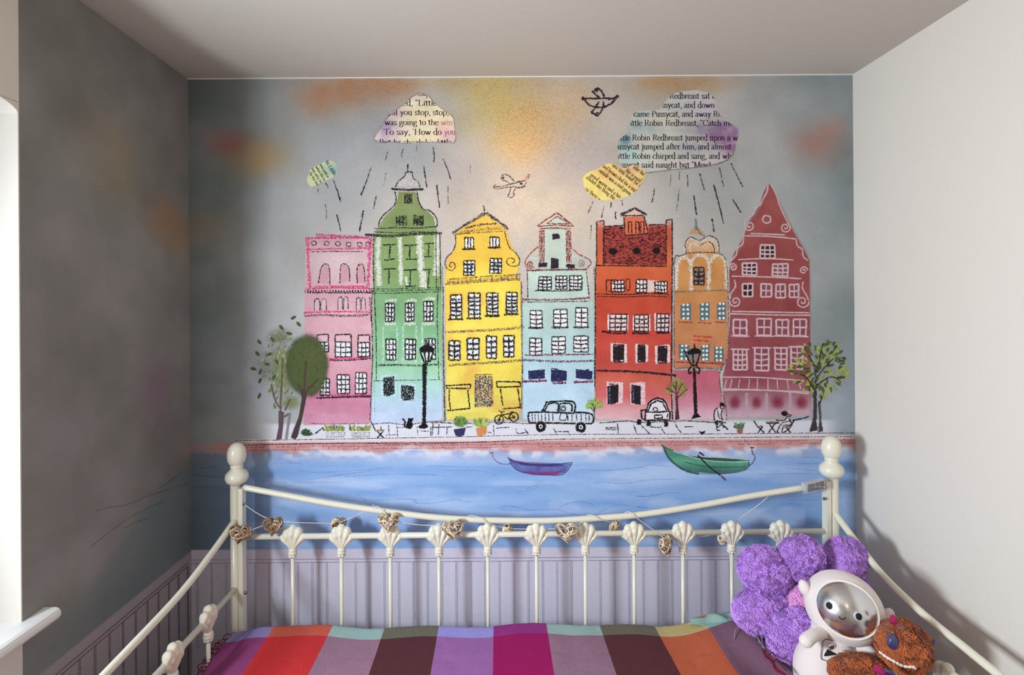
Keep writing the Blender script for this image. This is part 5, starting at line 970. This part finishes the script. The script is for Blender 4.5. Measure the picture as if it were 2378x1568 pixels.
# blanket: bands across (x) and two rows (y)
m_blanket = attr_mat('brushed_wool_check', 'cloth', .95, .45, 260)
bnd_px = [540, 642, 776, 897, 1021, 1146, 1268, 1390, 1514, 1620, 1760]; YBK = 1.655
bnd = [(-1.2 if i == 0 else P(x, 1460, YBK).x) for i, x in enumerate(bnd_px)]
rows = {0: [(146, 134, 184), (204, 96, 76), (158, 186, 180), (112, 108, 92), (158, 152, 218), (150, 52, 128), (158, 184, 176), (112, 106, 92), (190, 172, 118), (146, 178, 170)],
        1: [(146, 66, 118), (206, 52, 54), (156, 118, 140), (88, 46, 52), (158, 104, 166), (158, 20, 94), (150, 114, 134), (90, 48, 52), (190, 96, 66), (128, 92, 112)],
        2: [(176, 120, 150), (224, 120, 60), (190, 190, 170), (80, 80, 70), (120, 110, 180), (200, 60, 120), (170, 190, 170), (90, 80, 70), (210, 150, 80), (150, 120, 140)]}
YROW = [9, 1.586, 1.24, 1.08, .6]
def bl_skew(y): return 0
def blc(X, Y):
    out = np.ones(X.shape+(4,)); wob = (fbm(Y*14, Y*0+3, 2)-.5)*.012
    bi = np.clip(np.searchsorted(bnd, (X-wob*0).ravel()).reshape(X.shape)-1, 0, 9)
    ri = np.zeros(X.shape, int); ri[Y < YROW[1]] = 1; ri[Y < YROW[2]] = 2; ri[Y < YROW[3]] = 1
    T_ = np.array([rows[r] for r in (0, 1, 2)], float); out[..., :3] = lin(T_[ri, bi]); return out
def edges(b, lo, hi, n):
    """grid lines with a doubled line at every band boundary so colours change sharply"""
    q = list(np.linspace(lo, hi, n)); 
    for e in b:
        if lo < e < hi: q += [e-.0006, e+.0006]
    return np.array(sorted(q))
BX0, BX1 = BXL+.022, P(1770, 1500, 1.6).x
def blz(X, Y):
    Z = .549+.010*(fbm(X*5, Y*4, 3)-.5)+.004*(fbm(X*22, Y*16, 3)-.5)
    Z = Z-.012*sstep(1.635, YBK, Y)                                   # rolls down at the back
    Z = Z-.030*sstep(BX0+.10, BX0, X)*(.35+.65*sstep(1.3, 1.6, Y)*0+.3)    # drops to the left
    r = sstep(.50, .74, X)*sstep(.99, .80, X); Z = Z+.024*r*sstep(1.42, 1.56, Y)+.012*r                 # bunched right end
    Z = Z+.012*np.sin((X-.35*(1.65-Y))*38)*sstep(.60, .78, X)*sstep(1.66, 1.50, Y)
    Z = Z-.038*sstep(BX1-.05, BX1, X)
    X2 = X-.10*(YBK-Y)*sstep(.55, BX0, X)*0+ .075*(YBK-Y)*sstep(.2, .85, X)-.02*np.sin(Y*9)*sstep(BX0+.12, BX0, X)
    Y2 = Y+.010*np.sin(X*7.5+.6)*(.6)+.006*np.sin(X*19)
    return X2, Y2, Z
xs_ = edges(bnd, BX0, BX1, 200); ys_ = edges(YROW[1:4], .78, YBK, 120)
bl = cloth_grid('blanket', xs_, ys_, blz, m_blanket, blc, None, (0, 1.2, .53), .006)
tag(bl, 'brushed wool blanket in a large check of red, magenta, violet and aqua', 'blanket')
# ruffled aqua corner folded up against the back rail
ux = np.linspace(0, 1, 40); uy = np.linspace(0, 1, 26)
c00, c10, c01, c11 = P(1600, 1438, 1.60), P(1800, 1474, 1.56), P(1618, 1433, 1.648), P(1712, 1424, 1.652)
def foldz(U_, V_):
    A = [[c00, c10], [c01, c11]]; o = []
    for k in range(3): o.append((1-U_)*(1-V_)*c00[k]+U_*(1-V_)*c10[k]+(1-U_)*V_*c01[k]+U_*V_*c11[k])
    bump = np.sin(pi*U_)*np.sin(pi*np.clip(V_, 0, 1)); o[2] = o[2]+.016*bump+.007*np.sin(U_*15+V_*5)*(1-.3*V_)*np.sin(pi*np.clip(U_, 0, 1))-.012*sstep(.4, 0, V_); return o
def foldc(U_, V_):
    out = np.ones(U_.shape+(4,)); out[..., :3] = lin(np.array((150, 182, 174))); out[(U_ < .22) & (V_ > .45)] = tuple(lin((186, 122, 62)))+(1,); return out
cloth_grid('folded_corner', ux, uy, foldz, m_blanket, foldc, bl, c00, .004)
m_fr = mat('dark_red_fringe', (124, 20, 54), .9); m_frp = mat('pale_fringe', (150, 150, 170), .9)
g = G(); random.seed(5)
for i in range(34):
    y = 1.62-i*.0155; X2, Y2, Z2 = blz(np.array(BX0), np.array(y)); x = float(X2); z = float(Z2); y = float(Y2)
    dx = random.uniform(.018, .034); g.tube(smooth_path([(x+.003, y, z), (x-dx*.5, y+random.uniform(-.01, .01), z+.002), (x-dx, y+random.uniform(-.014, .014), z-random.uniform(.004, .016)), (x-dx*.6, y+random.uniform(-.012, .012), z-.02)], 3), .0014, 5)
g.build('fringe', m_fr, bl, (BX0, 1.4, .5))
g = G(); g2 = G()
def kz(px, py, d, l=0): return P(1650+px/3.2665, 1200+py/3.2665, d)
tx = [(400, 1010, 1.43), (430, 1060, 1.40), (470, 1110, 1.37), (500, 1160, 1.34), (560, 1195, 1.325)]
for k in range(9):
    g.tube(smooth_path([kz(x+random.uniform(-16, 16), y+random.uniform(-10, 10), dd) for x, y, dd in tx], 4), .0013, 5)
for k in range(5):
    a0 = random.choice(tx[:3]); g.tube(smooth_path([kz(a0[0], a0[1], a0[2]), kz(a0[0]+40, a0[1]-30, a0[2]), kz(a0[0]+70, a0[1]+20, a0[2]-.01), kz(a0[0]+110, a0[1]+60, a0[2]-.03)], 4), .0012, 5)
g.build('tassel', m_fr, bl, kz(430, 1060, 1.4))
for q in ([(180, 930, 1.52), (190, 860, 1.53), (240, 830, 1.54), (290, 880, 1.51)], [(230, 820, 1.55), (300, 860, 1.51), (350, 900, 1.48), (370, 960, 1.45)], [(190, 800, 1.56), (250, 820, 1.55), (330, 880, 1.5)], [(340, 880, 1.48), (370, 940, 1.45), (410, 1000, 1.42)], [(300, 850, 1.5), (380, 900, 1.47), (395, 990, 1.43)]):
    g2.tube(smooth_path([kz(*p) for p in q], 5), .0013, 5)
g2.build('fringe', m_frp, bl, kz(250, 860, 1.5))

# garland of wicker hearts -----------------------------------------------------
m_wick = mat('whitewashed_wicker', (226, 208, 182), .8, var=.18, bscale=60, bump=.2); m_wick2 = mat('brown_wicker', (150, 122, 92), .8, var=.2, bscale=60); m_tw = mat('white_twine', (214, 212, 208), .8, bump=.3, bscale=900)
gar = empty('heart_garland', P(901, 1185, DB), 'string of small woven wicker hearts looped along the bed back rail', 'garland')
def heart(px, py, d, size, tilt=0, yaw=0, dark=0, seed=0, squash=1.0):
    rnd = random.Random(seed); c = P(px, py, d); R = Matrix.Rotation(tilt, 3, 'Y') @ Matrix.Rotation(yaw, 3, 'Z'); g = G()
    def onheart(u):                                   # unit sphere direction to heart surface
        t = math.atan2(u.x, u.z); r = math.hypot(u.x, u.z); hx = 16*math.sin(t)**3/17; hz = (13*math.cos(t)-5*math.cos(2*t)-2*math.cos(3*t)-math.cos(4*t))/17
        q = Vector((hx*r, u.y*.50, hz*r+.08)); return q
    for k in range(24):
        nrm = Vector((rnd.gauss(0, 1), rnd.gauss(0, .9), rnd.gauss(0, 1))).normalized(); a_ = nrm.orthogonal().normalized(); b_ = nrm.cross(a_); off = rnd.uniform(-.45, .45); rr = math.sqrt(1-off*off); a0 = rnd.uniform(0, 6.28); L = rnd.uniform(3.2, 6.2)
        pts = [c+R @ (onheart((a_*math.cos(a0+L*i/22)*rr+b_*math.sin(a0+L*i/22)*rr+nrm*off))*size*.5*(1+.03*math.sin(k))) for i in range(23)]
        g.tube(pts, .0027, 5, rnd.random() < (.75 if dark else .3), flat=.5)
    g.build('wicker_heart', [m_wick, m_wick2], gar, c)
HD = DB-.030
for i, (x, y, s, t, yw, dk, dd) in enumerate(((556, 1241, .058, .2, .3, 1, DB-.045), (634, 1222, .058, .1, .2, 1, HD), (784, 1219, .050, .5, .9, 0, DB+.03), (902, 1213, .060, .1, .3, 0, DB-.028), (1053, 1231, .062, -.1, .2, 0, DB-.030), (1176, 1231, .046, .8, 1.0, 0, DB+.02), (1316, 1238, .062, -.1, -.2, 0, DB-.030),
        (1427, 1222, .046, .5, 1.1, 0, DB+.025), (1546, 1267, .060, -.05, .9, 0, DB-.03), (1680, 1246, .050, .4, 1.0, 0, DB+.03))): heart(x, y, dd, s*1.2, t, yw, dk, i)
def twine(pts, r=.0012): return smooth_path([P(*p) for p in pts], 6)
g = G()
for q in ([(568, 1172, DB-.02), (600, 1194, DB-.02), (634, 1210, DB-.028)], [(556, 1241, DB-.04), (600, 1225, DB-.03), (634, 1212, HD)], [(634, 1210, HD), (700, 1214, DB-.02), (784, 1216, DB+.02)], [(784, 1216, DB+.02), (815, 1203, DB+.02), (842, 1190, DB+.02), (862, 1178, DB+.008), (868, 1172, DB)],
          [(868, 1177, DB-.006), (880, 1178, DB-.012), (894, 1192, DB-.016), (902, 1206, DB-.026)], [(902, 1206, DB-.026), (960, 1218, DB-.012), (1053, 1222, DB-.028)], [(1053, 1222, DB-.028), (1070, 1215, DB-.012), (1085, 1200, DB-.0), (1098, 1198, DB-.012), (1118, 1203, DB-.014), (1136, 1216, DB-.012), (1176, 1228, DB+.01)],
          [(1176, 1228, DB+.01), (1240, 1229, DB+.012), (1316, 1228, DB-.02)], [(1316, 1228, DB-.02), (1350, 1214, DB-.01), (1362, 1198, DB), (1376, 1197, DB-.012), (1394, 1206, DB-.014), (1414, 1212, DB-.008), (1427, 1216, DB+.02)], [(1427, 1216, DB+.02), (1445, 1204, DB+.012), (1452, 1191, DB), (1464, 1190, DB-.012), (1480, 1204, DB-.014), (1510, 1226, DB-.012), (1530, 1240, DB-.014), (1546, 1254, DB-.026)],
          [(1546, 1254, DB-.026), (1580, 1252, DB+.01), (1640, 1245, DB+.02), (1680, 1240, DB+.02)], [(1680, 1240, DB+.02), (1708, 1212, DB+.03), (1735, 1192, DB+.03), (1765, 1170, DB+.02), (1790, 1148, DB+.006)]):
    g.tube(twine(q), .0013, 6)
g.build('twine', m_tw, gar, P(901, 1206, DB))

# battery case in a clear bag, hung at the right end of the top rail -------------
m_clear = bpy.data.materials.new('clear_plastic'); m_clear.use_nodes = True; b_ = m_clear.node_tree.nodes['Principled BSDF']; b_.inputs['Base Color'].default_value = (.9, .92, .95, 1); b_.inputs['Roughness'].default_value = .12; b_.inputs['Alpha'].default_value = .16; b_.inputs['Specular IOR Level'].default_value = 1.0
m_black = mat('black_plastic', (22, 22, 26), .35); m_grey = mat('silver_plastic', (188, 188, 192), .3, .3)
c = P(1890, 1128, DB-.028); R = Matrix.Rotation(math.radians(-13), 3, 'Y'); cas = empty('battery_case', c, 'small battery case in clear plastic on the top rail by the right post', 'battery case')
def rbox(g, x0, x1, z0, z1, y0, y1, mi=0):
    v = [c+R @ Vector(p) for p in ((x0, y0, z0), (x1, y0, z0), (x1, y1, z0), (x0, y1, z0), (x0, y0, z1), (x1, y0, z1), (x1, y1, z1), (x0, y1, z1))]; g.add(v, [(0, 3, 2, 1), (4, 5, 6, 7), (0, 1, 5, 4), (1, 2, 6, 5), (2, 3, 7, 6), (3, 0, 4, 7)], mi, False)
g = G(); rbox(g, -.030, .030, -.013, .013, -.008, .010); g.build('case_body', m_grey, cas, c)
g = G()
for x0, x1, z0, z1 in ((-.028, -.006, -.011, -.001), (-.024, -.002, .001, .0115), (.002, .014, .0, .012), (.017, .029, -.004, .012), (-.004, .012, -.012, -.003), (.015, .024, -.012, -.006)): rbox(g, x0, x1, z0, z1, -.0105, -.007)
g.build('contact_plate', m_black, cas, c)
xs2 = np.linspace(-.040, .034, 36); zs2 = np.linspace(-.019, .019, 18); g = G()
for sd in (-1, 1):
    v = []; 
    for j, z in enumerate(zs2):
        for i, x in enumerate(xs2):
            e = (1-(abs(z)/.0195)**4)*(1-(abs(x+.003)/.0375)**6); v.append(c+R @ Vector((x+.001*math.sin(z*900), sd*(.001+.0125*max(0, e)**.4)+.0016*float(vnoise(x*420+sd*30, z*420)-.5), z+.0012*math.sin(x*500))))
    n_ = len(xs2); f = [(j*n_+i, j*n_+i+1, (j+1)*n_+i+1, (j+1)*n_+i) for j in range(len(zs2)-1) for i in range(n_-1)]; g.add(v, f)
g.build('plastic_bag', m_clear, cas, c)

# ------------------------------------------------------------------ plush toys
def furry(name, M, m, parent, n, L, wd=.0013, fn=None, flow=(0, 0, -1), nz=.012, seed=1, nu=48, nv=32, curl=.7):
    """lumpy ellipsoid covered in short curved tufts"""
    rg = np.random.default_rng(seed); g = G(); g.sphere(M, nu, nv, fn)
    V = np.array([tuple(v) for v in g.v]); c0 = np.array(M.translation)
    D = V-c0; Ln = np.linalg.norm(D, axis=1, keepdims=True)+1e-9
    k = (fbm(V[:, 0]*60+V[:, 1]*31, V[:, 2]*60-V[:, 1]*27, 2)-.5)[:, None]; V = V+D/Ln*k*nz
    Fq = np.array(g.f); a, b, c_, d_ = (V[Fq[:, i]] for i in range(4)); N = np.cross(c_-a, d_-b); A = np.linalg.norm(N, axis=1); good = A > 1e-12
    pick = rg.choice(len(Fq), n, p=A/A.sum()); u = rg.random((n, 1)); w = rg.random((n, 1))
    pnt = (a[pick]*(1-u)*(1-w)+b[pick]*u*(1-w)+c_[pick]*u*w+d_[pick]*(1-u)*w); nn = N[pick]/(A[pick][:, None]+1e-12)
    out = pnt-c0; nn = np.where((np.sum(nn*out, 1) < 0)[:, None], -nn, nn)
    cl = np.stack([fbm(pnt[:, 0]*110, pnt[:, 2]*110+pnt[:, 1]*60, 2), fbm(pnt[:, 0]*110+9, pnt[:, 2]*110-pnt[:, 1]*60, 2), fbm(pnt[:, 1]*110+4, pnt[:, 2]*90, 2)], -1)-.5
    tdir = cl*2.6+np.array(flow)*.35+rg.normal(0, .22, (n, 3)); tdir = tdir-nn*np.sum(tdir*nn, 1)[:, None]
    sidev = np.cross(nn, tdir); sidev /= np.linalg.norm(sidev, axis=1)[:, None]+1e-9; l = L*rg.uniform(.6, 1.2, (n, 1)); ww = wd*rg.uniform(.7, 1.3, (n, 1))
    base = pnt-nn*.0012; mid = pnt+nn*l*.45+tdir*l*.35*curl; tip = pnt+nn*l*.62+tdir*l*1.15*curl
    T_ = np.stack([base-sidev*ww, base+sidev*ww, mid+sidev*ww*.8, mid-sidev*ww*.8, tip], 1).reshape(-1, 3)
    nb = len(V); i0 = nb+np.arange(n)*5; quads = np.stack([i0, i0+1, i0+2, i0+3], -1).tolist(); tris = np.stack([i0+3, i0+2, i0+4], -1).tolist()
    me = mesh_np(name, np.concatenate([V, T_]), [list(q) for q in g.f]+quads+tris, m, smooth=True, origin=tuple(c0)); return link(name, me, parent, tuple(c0))
m_purp = mat('purple_fur', (204, 150, 238), .9, var=.12, bscale=40, sheen=.35); m_pink = mat('pink_fur', (238, 172, 226), .9, var=.08, bscale=40, sheen=.3)
FCX, FCY, FD_ = 1888, 1402, 1.52
fc = P(FCX, FCY, FD_); flower = empty('flower_cushion', fc-Vector((0, 0, .18)), 'fluffy purple flower shaped cushion with a pink centre leaning on the bed rail', 'cushion')
FC0 = (1650, 1200, 3.2665)
def kp(x, y): return (1650+x/3.2665, 1200+y/3.2665)
pet = [((680, 335), 182, 200, 100, .0), ((1010, 345), 172, 200, 58, .02), ((425, 430), 185, 250, 138, .0), ((400, 710), 180, 245, 188, -.02), ((620, 890), 172, 215, 236, -.08), ((1110, 610), 140, 140, 12, .03), ((1180, 860), 170, 190, 318, -.03), ((890, 958), 165, 190, 276, -.02)]
for i, ((x, y), w_, l_, ang, dy) in enumerate(pet):
    c = P(*kp(x, y), FD_+dy); a = math.radians(ang); R = Matrix.Rotation(-(a-pi/2), 3, 'Y'); sc_ = FD_/F/3.2665
    def pf(u): return Vector((u.x*(1+.16*u.z), u.y*(1-.2*abs(u.z)), u.z))
    furry('petal', ell(c, w_*sc_*.90, .048, l_*sc_*.90, R), m_purp, flower, 15000, .0085, seed=i, fn=pf)
furry('flower_centre', ell(P(*kp(760, 670), FD_-.035), 178*sc_, .052, 150*sc_), m_pink, flower, 11000, .006, seed=20)
# astronaut
m_suit = mat('white_velvet_plush', (232, 222, 218), .95, bump=.25, bscale=160, sheen=.4); m_silver = mat('crinkled_silver_film', (214, 214, 216), .24, 1.0, bump=.32, bscale=26); m_eyew = mat('eye_grey', (190, 190, 188), .5); m_ink = mat('black_embroidery', (14, 14, 16), .8); m_seam = mat('grey_seam', (120, 118, 122), .7)
AD = 1.36; ac = P(1958, 1410, AD); s1 = AD/F; ast = empty('astronaut_plush', Vector((ac.x, ac.y, .52)), 'white plush astronaut with a silver smiling face sitting against the purple cushion', 'soft toy')
TL_ = Matrix.Rotation(math.radians(-22), 3, 'X') @ Matrix.Rotation(math.radians(8), 3, 'Y')               # head tips to the right
yaw = Matrix.Rotation(math.radians(-30), 3, 'Z'); HR = yaw @ TL_
HR_ = (79*s1, .088, 77*s1)
def hp(u, v, out=1.0):
    """point on the front of the head, u right and v up in head half-sizes"""
    y = -math.sqrt(max(0, 1-u*u-v*v)); return ac+HR @ Vector((u*HR_[0]*out, y*HR_[1]*out, v*HR_[2]*out))
body_c = ac+Vector((-.040, .0, -.158))
g = G(); g.sphere(ell(ac, *HR_, HR), 48, 32)
bR = Matrix.Rotation(math.radians(8), 3, 'Y')
g.sphere(ell(body_c, .086, .070, .106, bR), 36, 24, lambda u: Vector((u.x*(1-.16*u.z), u.y, u.z)))
g.tube(smooth_path([ac+Vector((-.02, .01, -.06)), body_c+Vector((.01, 0, .04))], 3), .052, 20)
for s in (-1, 1): g.tube(smooth_path([body_c+Vector((s*.040, -.02, -.05)), body_c+Vector((s*.060, -.08, -.075)), body_c+Vector((s*.068, -.135, -.070)), body_c+Vector((s*.068, -.150, -.068))], 4), [.034]*12+[.020], 16)
g.build('astronaut_body', m_suit, ast, ac)
def arm(p0, p1, p2, r0, r1):
    q = smooth_path([p0, p1, p2], 6); n = len(q); rr = [r0+(r1-r0)*min(1, i/(n-1)*1.2) for i in range(n)]; e = Vector(q[-1]); dv = (e-Vector(q[-2])).normalized()
    q += [e+dv*r1*.6, e+dv*r1*.92]; rr += [r1*.8, r1*.25]; return q, rr
for pts in ((kp(850, 880), kp(775, 905), kp(722, 945), AD-.05, .0140, .0158), (kp(1120, 1000), kp(1180, 1010), kp(1215, 1035), AD-.05, .015, .016)):
    q, rr = arm(P(*pts[0], pts[3]+.02), P(*pts[1], pts[3]), P(*pts[2], pts[3]-.012), pts[4], pts[5]); G().tube(q, rr, 18).build('arm', m_suit, ast, q[0])
for (x, y), rx, rz, t in ((kp(712, 540), 12.5, 20, -.25), (kp(1345, 765), 13, 24, .35)):
    q = P(x, y, AD+.028); G().sphere(ell(q, rx*s1*.95, .016, rz*s1*.92, Matrix.Rotation(t, 3, 'Y')), 20, 14).build('ear', m_suit, ast, q)
# silver face: oval patch on the head, slightly raised
def patch(name, m, cu, cv, ru, rv, out, rim=0, parent=ast, n=48, rings=14, rot=0):
    v = []; f = []
    for r in range(rings+1):
        t = r/rings
        for i in range(n):
            a = 2*pi*i/n; x, y = math.cos(a)*ru*t, math.sin(a)*rv*t; u, w = cu+x*math.cos(rot)-y*math.sin(rot), cv+x*math.sin(rot)+y*math.cos(rot)
            v.append(hp(u, w, out+(.0 if t < 1 else -.035)+.012*(1-t*t)))
    for r in range(rings):
        for i in range(n): f.append((r*n+i, r*n+(i+1) % n, (r+1)*n+(i+1) % n, (r+1)*n+i))
    g = G().add(v, f); return g.build(name, m, parent, hp(cu, cv))
face = patch('visor', m_silver, .02, .02, .745, .73, 1.012)
def h_of(px, py):
    """head coordinates of a photo pixel"""
    o = Vector((0, 0, H)); dr = (P(px, py, 1.0)-o); Ri = HR.inverted(); oc = Ri @ (o-ac); dd = Ri @ dr
    O = Vector((oc[i]/HR_[i] for i in range(3))); D = Vector((dd[i]/HR_[i] for i in range(3))); A_, B_, C_ = D.dot(D), 2*O.dot(D), O.dot(O)-1.0; q = B_*B_-4*A_*C_
    t = (-B_-math.sqrt(max(q, 0)))/(2*A_); r = O+D*t; return r.x, r.z
for (x, y), dxx in (((903, 676), -5), ((1121, 757), -7)):
    u, w = h_of(*kp(x+dxx, y-3)); patch('eye', m_eyew, u, w, .125, .145, 1.024, n=24, rings=4, rot=.2)
    u, w = h_of(*kp(x, y)); patch('pupil', m_ink, u, w, .095, .112, 1.032, n=24, rings=4)
mp = [(975, 755), (985, 770), (1000, 776), (1015, 773), (1022, 762)]; g = G(); g.tube(smooth_path([hp(*h_of(*kp(*q)), 1.028) for q in mp], 4), .0012, 6); g.build('smile', m_ink, ast, hp(*h_of(*kp(1000, 776))))
mr_ = [hp(.02+.755*math.cos(a), .02+.74*math.sin(a), 1.004) for a in [2*pi*i/60 for i in range(60)]]; G().tube(mr_, .0022, 6, closed=True).build('visor_rim', m_suit, ast, ac)
# chest panel on the body front
def bp(px, py, out=.0):
    o = Vector((0, 0, H)); dr = P(px, py, 1.0)-o; r_ = (.086, .070, .106); Ri = bR.inverted(); oc = Ri @ (o-body_c); dd = Ri @ dr
    O = Vector((oc[i]/r_[i] for i in range(3))); D = Vector((dd[i]/r_[i] for i in range(3))); A_, B_, C_ = D.dot(D), 2*O.dot(D), O.dot(O)-1.02; q = B_*B_-4*A_*C_
    t = (-B_-math.sqrt(max(q, 0)))/(2*A_); p = o+dr*t; return p+(p-body_c).normalized()*out
pan = [(866, 936), (900, 936), (1040, 985), (1072, 1010), (1070, 1060), (1060, 1100), (980, 1110), (860, 1090), (838, 1070), (842, 1010), (852, 955)]
G().tube(smooth_path([bp(*kp(*q), .001) for q in pan+[pan[0]]], 4), .0011, 6).build('panel_seam', m_seam, ast, bp(*kp(900, 1000)))
for x, y, r in ((918, 988, 25), (1017, 1038, 25)):
    q = bp(*kp(x, y), .001); g = G(); g.sphere(ell(q, r*s1/3.27, .005, r*s1/3.27), 18, 10); g.build('button', m_silver, ast, q)
g = G(); tri = [bp(*kp(x, y), .002) for x, y in ((895, 1015), (960, 1050), (868, 1062))]; tri2 = [p+Vector((0, .004, 0)) for p in tri]; g.add(tri+tri2, [(0, 1, 2), (3, 5, 4), (0, 3, 4, 1), (1, 4, 5, 2), (2, 5, 3, 0)], 0, False); g.build('triangle_badge', m_ink, ast, tri[0])
# brown plush
m_brown = mat('rust_brown_fur', (184, 98, 50), .9, var=.14, bscale=40, sheen=.3); GDd = 1.25; gc = P(*kp(1460, 985), GDd); s2 = GDd/F/3.2665
gb = empty('brown_plush', Vector((gc.x, gc.y, .52)), 'fluffy rust brown soft toy with a white stitched mouth lying in front of the astronaut', 'soft toy')
furry('head', ell(gc, .057, .052, .057), m_brown, gb, 17000, .0085, seed=31, nz=.010)
q = P(*kp(1100, 1150), GDd+.005); furry('arm', ell(q, 200*s2, .034, 72*s2, Matrix.Rotation(math.radians(-10), 3, 'Y')), m_brown, gb, 12000, .0085, seed=32, nz=.008)
q = P(*kp(1400, 1330), GDd-.0); furry('body', ell(Vector((q.x, q.y, .568)), .100, .062, .062), m_brown, gb, 8000, .0085, seed=33)
def on_head(px, py, out=0):
    o = Vector((0, 0, H)); dr = P(px, py, 1.0)-o; r_ = (.057, .052, .057); oc = o-gc
    O = Vector((oc[i]/r_[i] for i in range(3))); D = Vector((dr[i]/r_[i] for i in range(3))); A_, B_, C_ = D.dot(D), 2*O.dot(D), O.dot(O)-1; q = B_*B_-4*A_*C_
    return o+dr*((-B_-math.sqrt(max(q, 0)))/(2*A_))+dr.normalized()*(-out)
m_gem = mat('glittery_blue_gem', (58, 62, 120), .25, .4, bump=.6, bscale=500, var=.5, coat=1.0); m_piping = mat('white_piping', (236, 230, 224), .9); m_glit = mat('pink_glitter', (190, 40, 110), .3, .5, bump=.8, bscale=600, var=.4)
q = on_head(*kp(1385, 952), .006); G().sphere(ell(q, 46*s2, .010, 58*s2, Matrix.Rotation(-.1, 3, 'Y')), 20, 14, lambda u: Vector((u.x*(1-.35*max(0, u.z)), u.y, u.z))).build('eye', m_gem, gb, q)
q = on_head(*kp(1380, 905), .013); G().sphere(ell(q, 15*s2, .005, 8*s2), 10, 8).build('eye_glint', m_glit, gb, q)
mp = [(1286, 1026), (1330, 1062), (1370, 1085), (1410, 1108), (1450, 1130), (1500, 1140), (1530, 1138), (1552, 1150)]; sm_ = smooth_path(mp, 6); g = G(); g.tube([on_head(*kp(*p), .008+.0015*math.sin(i*1.4)) for i, p in enumerate(sm_)], [.0032+.0010*math.sin(i*1.7) for i in range(len(sm_))], 8); g.build('mouth', m_piping, gb, on_head(*kp(1410, 1108)))
def cone(g, p0, p1, r0, n=10, mi=0): g.tube([p0, p0.lerp(p1, .5), p1], [r0, r0*.6, .0006], n, mi)
g = G(); a_ = P(*kp(1390, 800), GDd-.02)
for x, y in ((1365, 745), (1385, 738), (1412, 775)): cone(g, a_, P(*kp(x, y), GDd-.02), 26*s2)
g.build('hair_bow', m_glit, gb, a_)
g = G(); a_ = P(*kp(1680, 960), GDd+.03)
for x, y in ((1715, 935), (1720, 955), (1690, 930), (1700, 985)): cone(g, a_, P(*kp(x, y), GDd+.03), 10*s2)
g.build('ribbon', m_gem, gb, a_)
g = G(); a_ = P(*kp(1310, 1180), GDd-.075); g.sphere(ell(a_, 70*s2, .014, 42*s2, Matrix.Rotation(.5, 3, 'Y')), 20, 14, lambda u: Vector((u.x, u.y, u.z*(.5+.6*abs(u.x)))))
g.build('neck_bow', m_glit, gb, a_)
g = G()
for k in range(6):
    x = 1330+k*14; g.tube([P(*kp(x, 1150+k*8), GDd-.09), P(*kp(x-6, 1200), GDd-.09)], .0016, 6)
g.build('bow_stripe', m_gem, gb, P(*kp(1340, 1190), GDd-.09))
